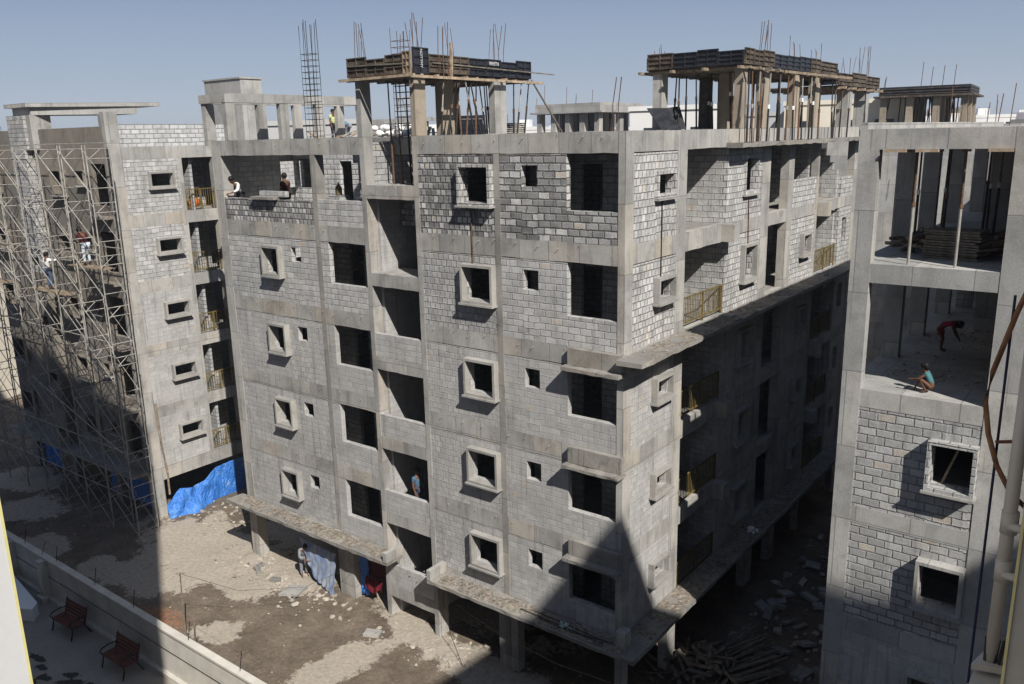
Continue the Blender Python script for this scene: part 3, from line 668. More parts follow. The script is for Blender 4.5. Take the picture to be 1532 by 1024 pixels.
# steel props (each a thing)
def prop(x, y, z0, z1, dx=0, dy=0, label='', group=''):
    p = root('steel_prop', (x, y, z0), label, 'steel prop', group)
    v0 = Vector((x, y, z0)); v1 = Vector((x + dx, y + dy, z1)); q = v0.lerp(v1, rnd(.45, .62))
    MB().tube([v0, q], .034, 6).build('outer_tube', STEELD if random.random() < .75 else STEELR, p)
    MB().tube([q, v1], .024, 6).build('inner_tube', random.choice([STEELD, STEELR, STEELD, SCAF]), p)
    MB().tube([q - (v1 - v0).normalized() * .05, q + (v1 - v0).normalized() * .08], .044, 6).build('collar', random.choice([SCAF, STEELR, WHITE]), p)
    B(x - .07, x + .07, y - .07, y + .07, z0, z0 + .012).build('foot_plate', STEELD, p); B(x + dx - .07, x + dx + .07, y + dy - .07, y + dy + .07, z1 - .012, z1).build('head_plate', STEELD, p)
for y0, dy in ((1.3, .2), (1.55, .5), (1.9, .3), (2.25, -.1), (2.6, .25), (3.05, .1), (3.3, -.5), (3.6, -.3), (4.75, -.2), (5.15, .05), (5.3, .3), (5.85, .3), (2.9, -.4)):
    prop(-7.5 - rnd(0, .15), y0, .0, 1.75, 0, dy, 'dark steel prop standing on the roof edge under the lettered formwork', 'props under the lettered formwork')
for x0, dx in ((-9.3, -.1), (-8.9, -.15), (-8.5, -.1), (-8.1, -.12)):
    prop(x0, .75, -1.55, 1.75, dx, .05, 'tall dark prop standing in the stair opening, reaching up to the lettered formwork', 'tall props in the stair bay')
for i in range(7): prop(rnd(-9.6, -8), rnd(1.7, 5.5), -.01 if i else -.01, 1.75, rnd(-.15, .15), rnd(-.2, .2), 'dark steel prop deep under the lettered formwork', 'props deep under the lettered formwork') if i < 5 else None
for y in (7.2, 7.7, 8.1, 8.5, 9.1, 9.8, 10.4, 10.9, 11.4, 11.9, 12.4, 13.1, 13.6, 14.4, 15.9, 16.4):
    prop(.3 + rnd(-.1, .1), y, -.44, 1.86, rnd(-.1, .05), rnd(-.15, .2), 'dark steel prop on the roof lip along the outer side of the long formwork', 'props along the long formwork')
for i in range(22):
    prop(rnd(-3.2, -.5), rnd(7.7, 16.6), -.01, 1.86, rnd(-.12, .12), rnd(-.15, .15), 'dark steel prop standing inside under the long formwork', 'props inside the long formwork')
for x, y in ((.2, 17.4), (.25, 18.3), (-1, 18), (-2, 19), (-1.4, 21.5), (.2, 21.0)): prop(x, y, -.44 if x > 0 else -.01, 1.52, rnd(-.05, .1), rnd(-.2, .2), 'dark steel prop under the lower short formwork', 'props under the lower formwork')
def fprop(x, y):
    p = root('steel_prop', (x, y, -3.1), 'pale steel prop at the open front edge of the right block', 'steel prop', 'front props of the open right block')
    MB().tube([(x, y, -3.1), (x, y, -1.75)], .032, 8).build('outer_tube', SCAF, p); MB().tube([(x, y, -1.75), (x, y, -.6)], .024, 8).build('inner_tube', STEELR, p)
    MB().tube([(x, y, -1.8), (x, y, -1.7)], .045, 8).build('collar', STEELR, p); B(x - .08, x + .08, y - .08, y + .08, -.6, -.55).build('head_plate', WOOD, p)
for x, y in ((6.88, 1.0), (7.84, 1.0)): fprop(x, y - .18)
for i, (x, y) in enumerate(((6.5, 3.0), (7.2, 2.6), (8.2, 3.0), (8.4, 4.4), (7.7, 4.9), (6.6, 5.6), (8.55, 6.2), (7.5, 7.0), (8.3, 8.2), (10, 3), (10.4, 5.5))):
    prop(x, y, -3.1, -.26, rnd(-.1, .1), rnd(-.1, .1), 'dark prop inside the open top storey of the right block', 'props inside the open right block')
MB().tube([(-7.2, 5.8, 1.85), (-7.2, 7.7, .05)], .035, 6).build('raking_pole', WOODD, None, 'slanting timber pole leaning from the lettered formwork down to the roof', 'pole')
# dark boards leaning at the column, right of the middle
br = MB().beam((-2.2, 6.9, .02), (-3.0, 7.35, .75), .8, .02); br.build('plywood_sheet', PLYD, None, 'black plywood sheet leaning against the roof column, left one', 'plywood sheet')
br = MB().beam((-2.45, 7.9, .0), (-2.75, 7.95, .78), .7, .02, .3); br.build('plywood_sheet', PLYD, None, 'black plywood sheet standing behind the tan roof column foot', 'plywood sheet')

# ------------------------------------------------------------------ scaffolding along the left block
sc = root('scaffolding', (-31, -1.8, -G), 'pale tube scaffolding of stacked frames against the dark plastered face', 'scaffolding')
LIFT = 2.2
for i in range(8):
    x = -23.75 - 2.2 * i
    for k in range(8):
        z = -G + LIFT * k; m = MB(); yo, yi = -2.3 + rnd(-.03, .03), -1.35 + rnd(-.03, .03); mt = SCAF
        top = z + LIFT
        m.tube([(x, yo, z), (x, yo, top)], .03, 5); m.tube([(x, yi, z), (x, yi, top)], .028, 5)
        for q in (LIFT - .16, LIFT - .55, .45): m.tube([(x, yo, z + q), (x, yi, z + q)], .021, 5)
        m.tube([(x, yo + .02, z + LIFT - .62), (x, yi - .35, z + LIFT - .16)], .012, 4)
        m.build('frame', mt, sc)
        if i < 7:
            x2 = x - 2.2; b_ = MB()
            b_.tube([(x2, yo - .03, top - .25), (x, yo - .03, z + .3)], .02, 5)
            b_.tube([(x2, yo - .05, z + .3), (x, yo - .05, top - .25)], .010, 4)
            b_.tube([(x2, yi, top - .25), (x, yi, z + .3)], .014, 4); b_.tube([(x2, yi + .02, z + .3), (x, yi + .02, top - .25)], .012, 4)
            b_.build('cross_brace', SCAF, sc)
for z in (-G + 2.2, -G + 4.4, -G + 8.8, -G + 13.2): MB().tube([(-23.7, -2.33, z - .1), (-39.2, -2.33, z - .14)], .02, 5).build('ledger', SCAF, sc)
for z in (.0, -4.4, -8.8): MB().tube([(-23.7, -1.33, z + .02), (-39.2, -1.33, z + .02)], .022, 5).build('ledger', SCAF, sc)
for x0, x1, z in ((-31.5, -28.0, -6.7), (-27.2, -24.2, -5.25), (-38, -34.5, -6.7)): B(x0, x1, -2.1, -1.5, z, z + .04).build('plank', WOOD, sc)
for a, b in (((-31.8, -2.5, -11.0), (-24.0, -2.4, -13.4)), ((-29.0, -1.2, -10.6), (-24.1, -1.4, -8.3)), ((-36, -2.45, -4.2), (-31.6, -2.4, -6.3))): MB().tube([a, b], .025, 5).build('brace_pole', SCAF, sc)
yp = MB().tube([(-24.9, -.13, -11.85), (-24.86, -.1, -13.6), (-24.9, .05, -15.2), (-24.75, -.05, -16.4)], .05, 6); yp.build('drop_chute', WOOD, None, 'long brown hose hanging down the pale end of the left block', 'hose')

# ------------------------------------------------------------------ ground
def lin(a, b, st): 
    n = max(1, int(round((b - a) / st))); return [a + (b - a) * i / n for i in range(n + 1)]
def axis(a, b, st, far):
    mid = lin(a, b, st); lo = []; d = st
    x = a
    while x > -far: d *= 1.7; x -= d; lo.append(x)
    hi = []; d = st; x = b
    while x < far: d *= 1.7; x += d; hi.append(x)
    return lo[::-1] + mid + hi
def blob(x, y, cx, cy, rx, ry, a=0):
    c, s = math.cos(a), math.sin(a); dx, dy = x - cx, y - cy
    return 1 - math.hypot((dx * c + dy * s) / rx, (-dx * s + dy * c) / ry)
BL = [(-21, -1.0, 4.2, 2.4, -.25), (-16.5, -.2, 3.4, 1.3, 0), (-14.5, -4.55, 1.0, .75, .2), (-9.2, -3.2, .9, 2.2, -.15), (-8.2, -.3, 2.6, .8, -.05), (-31.8, -3.9, 2.0, 1.7, .5), (-27, -5.0, 1.6, .8, .2), (-23, -4.6, 1.5, .8, 0), (-20.2, -3.9, 2.4, 1.2, .25), (-12, 2, 8, 1.6, 0), (-18, -1.6, 3.5, 1.2, -.1), (-36, -2, 3, 1.4, .3), (-5, -.6, 3, .9, 0)]
xs = axis(-40, 12, .22, 1500); ys = axis(-8, 10, .22, 1500)
vs = []; pal = []
for y in ys:
    for x in xs:
        z = 0; p = 0; og = 0
        if -40.5 < x < 12.5 and -8.5 < y < 10.5:
            n = mn.noise((x * .6, y * .6, 0)); n2 = mn.noise((x * 1.9, y * 1.9, 3))
            p = max(blob(x, y, *q) for q in BL) * 1.0 + .42 + n * .42 + n2 * .22
            p = max(0, min(1, p))
            if -18.6 < x < 0 and -1.6 < y < 3: z += .10 * max(0, 1 - abs(y + .3) / 1.4)
            z += .05 * n + .03 * n2 + .02 * mn.noise((x * 5, y * 5, 9))
            if x > .4 and y > 1: z += .15 * abs(mn.noise((x * 1.3, y * 1.3, 5)))
            og = max(0, min(1, blob(x, y, -17, -5.2, 1.6, .8, 0) * 2))
            if y < -6.8: z = -.06
        vs.append((x, y, z)); pal.append((p, og, 0, 1))
nx = len(xs); fs_ = [(j * nx + i, j * nx + i + 1, (j + 1) * nx + i + 1, (j + 1) * nx + i) for j in range(len(ys) - 1) for i in range(nx - 1)]
me = bpy.data.meshes.new('ground'); me.from_pydata(vs, [], fs_)
at = me.color_attributes.new('pale', 'FLOAT_COLOR', 'POINT')
for i, c in enumerate(pal): at.data[i].color = c
me.materials.append(DIRT); me.polygons.foreach_set('use_smooth', [True] * len(me.polygons))
gr = bpy.data.objects.new('ground', me); C.objects.link(gr); gr['kind'] = 'structure'
# compound paving in front of the boundary wall
xs = lin(-42, 30, .25); ys = lin(-17.4, -7.0, .2); vs = []; st = []
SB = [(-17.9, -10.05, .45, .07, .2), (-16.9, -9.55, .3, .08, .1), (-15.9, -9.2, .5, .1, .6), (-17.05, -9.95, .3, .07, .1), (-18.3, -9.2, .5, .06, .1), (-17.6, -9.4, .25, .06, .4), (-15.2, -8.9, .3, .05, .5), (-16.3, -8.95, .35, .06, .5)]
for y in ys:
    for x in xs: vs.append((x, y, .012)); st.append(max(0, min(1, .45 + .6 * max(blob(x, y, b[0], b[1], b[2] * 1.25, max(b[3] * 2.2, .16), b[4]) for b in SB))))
nx = len(xs); fs_ = [(j * nx + i, j * nx + i + 1, (j + 1) * nx + i + 1, (j + 1) * nx + i) for j in range(len(ys) - 1) for i in range(nx - 1)]
me = bpy.data.meshes.new('courtyard_paving'); me.from_pydata(vs, [], fs_)
at = me.color_attributes.new('stain', 'FLOAT_COLOR', 'POINT')
for i, c in enumerate(st): at.data[i].color = (c, c, c, 1)
me.materials.append(PAVE); pv = bpy.data.objects.new('courtyard_paving', me); C.objects.link(pv); pv['kind'] = 'structure'

# ------------------------------------------------------------------ boundary wall, benches, fence posts
bw = root('boundary_wall', (-12, -6.95, -G), 'long low cream boundary wall with coping between courtyard and building site', 'wall')
B(-44, 14, -7.0, -6.85, -G - .1, -15.93).build('wall_panel', CWALL, bw)
B(-44, 14, -7.06, -6.8, -15.93, -15.85).build('coping', CWALL, bw)
B(-44, 14, -7.16, -7.001, -G, -17.5).build('plinth', CWALL, bw)
for x in (-36, -32, -28, -25.0, -22.1): B(x - .16, x + .16, -7.28, -7.001, -17.499 + 0, -15.931).build('pilaster', CWALL, bw); B(x - .26, x + .26, -7.42, -7.17, -G, -17.42).build('pilaster_foot', CWALL, bw)
MB().tube([(-44, -7.03, -16.62), (-21, -7.02, -16.64), (-8, -7.03, -16.62), (8, -7.02, -16.65)], .012, 4).build('cable', IRON, bw)
kb = MB().prism([(-27.2, -8.9), (-27.0, -7.5), (-24.8, -7.35), (-21.2, -7.85), (-20.85, -8.2), (-22.0, -8.8)], -G + .01, -17.12); kb.build('white_platform', WHITE, None, 'low white plastered platform beside the courtyard path', 'platform')
def bench(loc, rz, label):
    b = root('park_bench', (0, 0, -G), label, 'bench', 'red brown benches by the boundary wall')
    m = MB()
    for i in range(5): m.box(-.68, .68, -.24 + i * .105, -.155 + i * .105, -G + .42, -G + .455)
    m.build('seat', BENCHW, b)
    m = MB(); 
    for i in range(4): m.obox((0, .27 + i * .03, -G + .54 + i * .115), Vector((1, 0, 0)), Vector((0, .25, 1)).normalized().cross(Vector((1, 0, 0))), Vector((0, .25, 1)).normalized(), .68, .014, .046)
    m.build('backrest', BENCHW, b)
    for s in (-1, 1):
        x = s * .62; m = MB()
        m.tube([(x, -.3, -G), (x, -.24, -G + .2), (x, -.2, -G + .4), (x, .2, -G + .4), (x, .3, -G + .22), (x, .42, -G)], .026, 5)
        m.tube([(x, .2, -G + .4), (x, .27, -G + .55), (x, .38, -G + .95), (x, .37, -G + 1.0)], .024, 5)
        m.tube([(x, .3, -G + .66), (x, .05, -G + .7), (x, -.22, -G + .66), (x, -.3, -G + .56), (x, -.24, -G + .48), (x, -.2, -G + .4)], .022, 5)
        m.build('end_frame', IRON, b)
    return b
b1 = bench(None, 0, 'red brown slatted bench with black iron ends, farther one along the wall'); b1.location = (-19.0, -7.72, .012); b1.scale = (1.06, 1.06, 1.06); b1.rotation_euler = (0, 0, .05)
b2 = dup(b1, (-15.2, -7.8, -G + .012), .03, 'red brown slatted bench with black iron ends, nearer one along the wall')
fp = root('wire_post', (0, 0, -15.85), 'thin black post with insulators on top of the boundary wall', 'fence post', 'wire posts on the boundary wall')
m = MB().tube([(0, 0, -15.85), (.02, .12, -15.2)], .012, 4); m.build('post', IRON, fp)
m = MB()
for i in range(6): m.ball((.003 + .003 * i, .02 + .018 * i, -15.75 + .1 * i), .025, 5, 3)
m.build('insulator', IRON, fp)
for i, x in enumerate((-27.4, -24.0, -21.3, -18.3, -15.6, -12.2, -9.4)):
    if i == 0: fp.location = (x, -6.9, -15.85 + G)
    else: dup(fp, (x, -6.9, -15.85))
MB().tube([(-44, -6.8, -15.3), (-20, -6.78, -15.32), (8, -6.8, -15.3)], .004, 3).build('fence_wire', IRON, None, 'thin dark wire strung along the posts of the boundary wall', 'wire')
MB().tube([(-25.75, -7.2, -G), (-25.55, -7.2, -13.9)], .04, 6).build('blue_pole', plain('blue_pipe', (.03, .07, .25), .5, .2, 5), None, 'tall thin blue pole standing at the courtyard wall', 'pole')
MB().tube([(-14.7, -5.6, -G), (-14.66, -5.6, -16), (-14.56, -5.6, -14.75)], .035, 6, .025).build('timber_post', WOODD, None, 'tall thin timber post standing in the sunlit dirt', 'post')
MB().tube([(-13.3, -6.1, -G), (-13.05, -6.15, -15.9)], .04, 6, .03).build('timber_stake', WOODD, None, 'shorter dark stake beside the tall timber post', 'post')
MB().tube([(-14.56, -5.6, -14.8), (-13.6, -4, -15.9), (-12.4, -2, -16.3), (-11.2, -.2, -15.7)], .008, 3).build('slack_cable', IRON, None, 'slack dark cable from the timber post to the corner block', 'cable')
MB().tube([(-22.4, -6.95, -15.85), (-22.0, -6.9, -15.2)], .015, 4).build('bent_rod', IRON, None, 'bent iron rod sticking up from the boundary wall pilaster', 'rod')

# ------------------------------------------------------------------ rubble, timber, debris
def stone(m, x, y, z, r): m.ball((x, y, z), r, 6, 4, (rnd(.7, 1.3), rnd(.7, 1.3), rnd(.45, .8)), .3)
m = MB()
for i in range(300):
    x = rnd(-20, -2); y = rnd(-6.3, .3) if random.random() < .35 else random.gauss(-.5, .7)
    stone(m, x, y, -G + .04, rnd(.012, .045) if random.random() < .9 else rnd(.05, .12))
for i in range(330): stone(m, random.gauss(-15.4, 1.5), random.gauss(-.6, .45), -G + .06, rnd(.02, .07) if i % 5 else rnd(.07, .17))
for i in range(100): stone(m, random.gauss(-6.2, .8), random.gauss(-.4, .5), -G + .06, rnd(.03, .12))
for i in range(240): stone(m, rnd(.9, 5.4), rnd(2, 16), -G + .06, rnd(.02, .1) if i % 6 else rnd(.08, .2))
for i in range(120): stone(m, rnd(-36, -20), rnd(-5.8, -2), -G + .03, rnd(.012, .05))
for i in range(90): stone(m, rnd(-25, -21), random.gauss(2, 1.4), -G + .04, rnd(.03, .12))
m.build('rubble', RUBM, None, 'pale broken rubble and stones strewn over the building site ground', 'rubble', kind='stuff')
m = MB()
for i in range(170): stone(m, rnd(-18.4, -9.6), rnd(-.8, -.08), -14.81, rnd(.012, .05))
for i in range(170): stone(m, random.gauss(-5.8, .9) if i < 110 else rnd(-6.6, .5), rnd(-.8, -.08), -14.81, rnd(.012, .055))
for i in range(150): stone(m, rnd(.1, .8), rnd(.2, 16), -14.81 if i < 90 else -6.05, rnd(.012, .05))
m.build('ledge_rubble', CONCL, None, 'crumbs of mortar and stone lying on the concrete ledges of the corner block', 'rubble', kind='stuff')
m = MB()
for i in range(150): stone(m, rnd(6.3, 8.7), random.gauss(2.6, .25) if i < 70 else rnd(2.5, 9), -6.09, rnd(.015, .06))
m.build('floor_rubble', RUBM, None, 'crushed stone spread on the open floor of the right block', 'rubble', kind='stuff')
MB().obox((-14.35, -1.1, -G + .12), Vector((.94, .3, .15)).normalized(), Vector((-.3, .95, 0)).normalized(), Vector((0, 0, 1)), .45, .38, .05).build('broken_slab', CONC, None, 'pale square slab lying flat on the brown dirt', 'slab')
MB().obox((-9.6, -1.3, -G + .08), Vector((.9, .4, 0)).normalized(), Vector((-.4, .9, 0)).normalized(), Vector((0, 0, 1)), .3, .2, .05).build('broken_slab', CONC, None, 'small pale slab piece near the stair bay foot', 'slab')
for i, (x, y, lab) in enumerate(((-17.1, -.7, 'dark hollow block lying near the corner block leg, farthest left'), (-16.8, -.95, 'dark hollow block lying against another near the rubble'), (-15.6, -1.0, 'dark hollow block alone among the pale rubble'))):
    q = MB(); a = rnd(0, 3); ax = Vector((math.cos(a), math.sin(a), .1)).normalized(); ay = Vector((-math.sin(a), math.cos(a), 0)); az = ax.cross(ay)
    for sx in (-.19, 0, .19): q.obox(Vector((x, y, -G + .13)) + ax * sx, ax, ay, az, .025, .1, .1)
    for sy in (-.09, .09): q.obox(Vector((x, y, -G + .13)) + ay * sy, ax, ay, az, .2, .015, .098)
    q.build('hollow_block', CONCD, None, lab, 'block')
tl = 'short weathered plank tossed on the timber heap below the corner block'
for i in range(84):
    x = random.gauss(1.3, .65); y = random.gauss(3.4, .7); a = random.gauss(2.5, .7) if i % 3 else random.gauss(1.2, .4); l = rnd(.5, 1.05); z = -G + .15 + rnd(0, .95) * max(0, 1 - math.hypot(x - 1.5, y - 3.6) / 2)
    d = Vector((math.cos(a), math.sin(a), rnd(-.25, .25))).normalized()
    MB().beam(Vector((x, y, z)) - d * l / 2, Vector((x, y, z)) + d * l / 2, rnd(.07, .13), rnd(.03, .06), rnd(0, 1)).build('plank', WOODD if i % 4 else WOOD, None, tl, 'plank', 'planks of the dark timber heap')
for i in range(26):
    s = i / 25; a0 = Vector((1.3 + s * 1.7, 5.0 - s * 1.3, -G + .35 + rnd(0, .4))); d = Vector((.3 + s * .35, .9, rnd(-.02, .14))).normalized()
    MB().tube([a0 - d * .9, a0 + d * rnd(.9, 1.5)], rnd(.03, .045), 6).build('timber_pole', WOODD, None, 'long round pole lying in the row beside the timber heap', 'pole', 'poles lying beside the timber heap')
for i in range(11):
    z = -3.1 + .03 + i * .062; q = MB(); dx = rnd(-.06, .06)
    q.beam((6.95 + dx, 2.5 + rnd(-.05, .05), z), (8.15 + dx, 2.3 + rnd(-.05, .05), z), .75, .05); q.build('board', WOODD, None, 'flat board in the neat stack on the open floor of the right block', 'board', 'stacked boards in the right block')
for i in range(54):
    x = rnd(6.25, 7.0) if i < 34 else rnd(8.05, 8.65); y = rnd(2.2, 4.6); a = random.gauss(.7, .5); d = Vector((math.cos(a), math.sin(a), rnd(-.1, .25))).normalized(); z = -3.02 + rnd(0, .4)
    MB().beam(Vector((x, y, z)) - d * .45, Vector((x, y, z)) + d * .45, rnd(.06, .1), rnd(.05, .08)).build('batten', random.choice([WOOD, WOODD, WOODD, STEELR]), None, 'loose batten in the jumbled pile beside the stacked boards', 'batten', 'jumbled battens in the right block')
for i in range(16):
    x = rnd(-17.2, -11); y = rnd(1.2, 5.5); a = rnd(0, 3); d = Vector((math.cos(a), math.sin(a), rnd(0, .35))).normalized(); z = .12
    MB().beam(Vector((x, y if x < -16.3 else rnd(4.2, 5.6), z)) - d * .5, Vector((x, y if x < -16.3 else rnd(4.2, 5.6), z)) + d * .7, .12, .04).build('loose_board', random.choice([WOOD, WOODP, CONCD]), None, 'loose board lying on the left part of the roof', 'board', 'loose boards on the roof')
def plank_stack(x, y, lab):
    for i in range(6): B(x - .25, x + .25, y - .3, y + .3, .0 + i * .07, .055 + i * .07).build('form_board', WOODD, None, lab, 'board', 'boards piled behind the lettered formwork')
plank_stack(-8.63, 6.63, 'board in the small pile on the roof right of the lettered formwork')
def dirt_bed(x0, x1, y0, y1, z, seed, lab, along='x'):
    m = MB(); nu, nv = (int((x1 - x0) / .07), int((y1 - y0) / .07)); i0 = len(m.v)
    for j in range(nv + 1):
        for i in range(nu + 1):
            x = x0 + (x1 - x0) * i / nu; y = y0 + (y1 - y0) * j / nv
            h = .05 * mn.noise((x * 1.6, y * 2.2, seed)) + .03 * mn.noise((x * 7, y * 7, seed)) + .012 - .06 * max(0, abs(j / nv - .45) * 2 - .6)
            m.v.append((x, y, z + h))
    for j in range(nv):
        for i in range(nu): a = j * (nu + 1) + i; m.f.append((a, a + 1, a + nu + 2, a + nu + 1))
    m.build('dirt_crust', GRIT, None, lab, 'dirt', kind='stuff')
GRIT = plain('grit_and_dirt', (.2, .175, .145), .95, .6, 9, bmp=.6)
dirt_bed(-18.3, -9.6, -.78, -.06, -14.815, 3, 'gritty dirt crusted on the left base ledge of the corner block')
dirt_bed(-6.8, .4, -.78, -.06, -14.815, 11, 'gritty dirt crusted on the right base ledge of the corner block')
dirt_bed(.06, .82, .2, 18, -6.062, 21, 'gritty dirt crusted on the upper ledge above the alley')
dirt_bed(.06, .82, .4, 18, -14.815, 31, 'gritty dirt crusted on the base ledge above the alley')
for i in range(46):
    x = rnd(1.2, 5.3); y = rnd(5, 15); r_ = rnd(.12, .34); q = MB(); a = rnd(0, 3); ax = Vector((math.cos(a), math.sin(a), rnd(-.3, .3))).normalized(); ay = Vector((-math.sin(a), math.cos(a), rnd(-.3, .3))).normalized(); q.obox((x, y, -G + .12), ax, ay, ax.cross(ay), r_, r_ * rnd(.4, .9), rnd(.03, .09)); q.build('concrete_chunk', CONCD if i % 2 else CONC, None, 'broken concrete chunk lying on the shaded alley ground', 'rubble piece', 'concrete chunks in the alley')
# steel rods and strips lying on the base ledge
for a, b in (((-3.4, -.5, -14.78), (-.2, -.7, -14.72)), ((-3.0, -.35, -14.78), (-.1, -.6, -14.7)), ((-2.6, -.6, -14.78), (.0, -.45, -14.75))): MB().tube([a, ((a[0] + b[0]) / 2, a[1] - .06, a[2] + .01), b], .016, 4).build('steel_rod', STEELD, None, 'dark thin rod lying on the shaded base ledge of the corner block', 'rod', 'rods on the base ledge')
m = MB()
for i in range(26): m.ball((random.gauss(-1.7, .14), random.gauss(-.5, .07), -14.77), rnd(.02, .05), 5, 3, (1.3, 1, .6), .4)
m.build('cloth_scraps', cloth('pale_green_scrap', (.35, .45, .42)), None, 'pale green scraps dropped on the shaded base ledge', 'scraps')
m = MB()
for i in range(22): m.ball((random.gauss(.55, .14), random.gauss(9.0, .2), -14.76), rnd(.03, .07), 5, 3, (1, 1.3, .6), .4)
m.build('plastic_bag', WHITE, None, 'crumpled white plastic bag on the dark ledge in the alley', 'bag')

# ------------------------------------------------------------------ tarpaulins and cloth
def sheet(name, fn, nu, nv, mat, label, cat, solid=.006):
    m = MB()
    V = [[Vector(fn(u / nu, v / nv)) for u in range(nu + 1)] for v in range(nv + 1)]
    i0 = len(m.v)
    for r in V: m.v += [tuple(p) for p in r]
    for v in range(nv):
        for u in range(nu): a = v * (nu + 1) + u; m.f.append((a, a + 1, a + nu + 2, a + nu + 1))
    o = m.build(name, mat, None, label, cat, smooth=True)
    s = o.modifiers.new('thickness', 'SOLIDIFY'); s.thickness = solid
    return o
prof = [(-.2, -16.95), (.14, -16.74), (.58, -16.33), (1.25, -16.5), (1.95, -16.4), (2.35, -16.15), (2.67, -15.95), (3.4, -15.9), (4.45, -15.9)]
def ptop(y):
    for (a, b), (c, d) in zip(prof, prof[1:]):
        if y <= c: return b + (d - b) * (y - a) / (c - a)
    return prof[-1][1]
def tarpA(u, v):
    y = -.15 + 4.6 * u; t = ptop(y); z = -G - .02 + (t + G) * v
    tent = max(0, 1 - abs(y - 1.1) / 1.6)
    rd = 1 - 2 * abs(mn.noise((y * 1.3 - v * 1.1, v * 1.0 + y * .6, 1))); r2 = 1 - 2 * abs(mn.noise((y * 4, v * 4 - y, 6)))
    x = -25.0 + tent * (.6 * (1 - v)) + .13 * rd * (.3 + .7 * tent) + .02 * r2 + (.07 * math.sin((y - 1.9) * 5 + (1 - v) * 6) * tent)
    return (x, y, z)
sheet('blue_tarpaulin', tarpA, 150, 60, TARP, 'bright blue tarpaulin draped like a tent under the pale end of the left block', 'tarpaulin')
def tarpB(u, v):
    xl = -14.95 + (1 - v) ** 1.5 * 1.0; x = xl + (-12.75 - xl) * u; zt = -15.75 - .12 * u; zb = -G + .02 + (1 - u) * .3
    z = zb + (zt - zb) * v
    return (x, -.12 + .028 * math.sin((u * 2.2 - v * 1.6) * 13) + .03 * abs(mn.noise((u * 7, v * 6, 7))) + .04 * mn.noise((u * 3, v * 2, 2)) - .3 * (1 - v) * (.4 + .6 * u), z)
sheet('faded_tarpaulin', tarpB, 50, 24, TARPF, 'faded blue grey tarpaulin hung between the legs of the corner block', 'tarpaulin')
def tarpC(u, v): return (-11.95 + .5 * u, .3 + .05 * math.sin(u * 14), -G + .2 + 1.95 * v)
sheet('dark_blue_tarpaulin', tarpC, 16, 10, TARP, 'strip of dark blue tarpaulin hanging in shade right of the concrete leg', 'tarpaulin')
def tarpD(u, v): return (-30.2 + 4.3 * u, -.1 + .08 * math.sin(u * 22), -G + .1 + 1.7 * v)
sheet('shaded_tarpaulin', tarpD, 30, 8, TARP, 'blue tarpaulin in deep shade behind the scaffolding feet, nearest the corner', 'tarpaulin')
def tarpE(u, v): return (-37.6 + 2.6 * u, -.2 + .08 * math.sin(u * 17), -G + .1 + 1.7 * v)
sheet('far_tarpaulin', tarpE, 20, 8, TARP, 'blue tarpaulin in deep shade at the far end of the scaffolding', 'tarpaulin')
def redA(u, v): return (-11.5 + .95 * u, .22 + .05 * math.sin(u * 16) - .1 * (1 - v), -17.05 + .16 * math.sin(u * 9) * (1 - v) + .5 * v)
sheet('red_cloth', redA, 24, 10, RED, 'red patterned cloth hanging out to dry below the stair bay', 'cloth')
def redB(u, v): return (-11.6 + 1.4 * u, .4 + .03 * math.sin(u * 12), -16.6 + .95 * v)
sheet('maroon_blanket', redB, 16, 6, DKRED, 'dark maroon blanket hanging in shade above the red cloth', 'blanket')
MB().tube([(-17.5, .2, -15.5), (-15.5, -.2, -16.1), (-14.9, -.2, -15.9)], .01, 3).build('washing_line', WOODP, None, 'pale rope under the left part of the corner block', 'rope')
MB().tube([(-6.6, -.02, -16.0), (-5, .0, -16.4), (-2.5, .1, -16.75), (-.4, .1, -16.6)], .012, 3).build('yellow_rope', WOODP, None, 'yellowish rope strung low between the legs right of the stair bay', 'rope')
MB().tube([(-7.2, -.05, -15.9), (-6.6, -.4, -16.9), (-5.6, -.9, -G + .05)], .012, 3).build('loose_cable', IRON, None, 'loose dark cable hanging from the ledge to the rubble', 'cable')
for i in range(14): MB().ball((-14.1 + .15 * i, 4.3 + rnd(0, .6), .14 + (.2 if i % 3 == 0 else 0)), rnd(.15, .2), 8, 6, (1.2, 1, .75), .12).build('white_sack', WHITE, None, 'white sack in the heap on the roof behind the stair bay', 'sack', 'white sacks on the roof', smooth=True)
# lantern shaped water pot on the open storey and step ladder on the roof
m = MB()
for a, b, r0, r1 in ((-2.0, -1.98, .1, .1), (-1.98, -1.72, .12, .12), (-1.72, -1.62, .12, .05), (-1.62, -1.54, .03, .03)): m.tube([(-12.1, .75, a), (-12.1, .75, b)], r0, 10, r1)
m.build('water_pot', plain('dark_brass', (.09, .075, .04), .5, .3, 6), None, 'dark metal pot with a lid standing in the open storey at left', 'pot')
B(-12.35, -11.8, .5, 1.0, -3.0, -2.0).build('block_stand', BLKI, None, 'low stand of blocks under the dark metal pot', 'stand')
ld = root('step_frame', (-12.2, 1.5, 0), 'pale trestle frame standing on the roof beside the tall bar cage', 'trestle')
for x in (-12.5, -11.7): MB().tube([(x, 4.2, 0), (x + .1, 4.3, 1.45)], .025, 5).build('leg', SCAF, ld); MB().tube([(x + .15, 4.9, 0), (x + .1, 4.5, 1.45)], .025, 5).build('leg', SCAF, ld)
for z in (.4, .75, 1.1, 1.42): MB().tube([(-12.5, 4.25, z), (-11.65, 4.25, z)], .02, 4).build('rung', SCAF, ld)
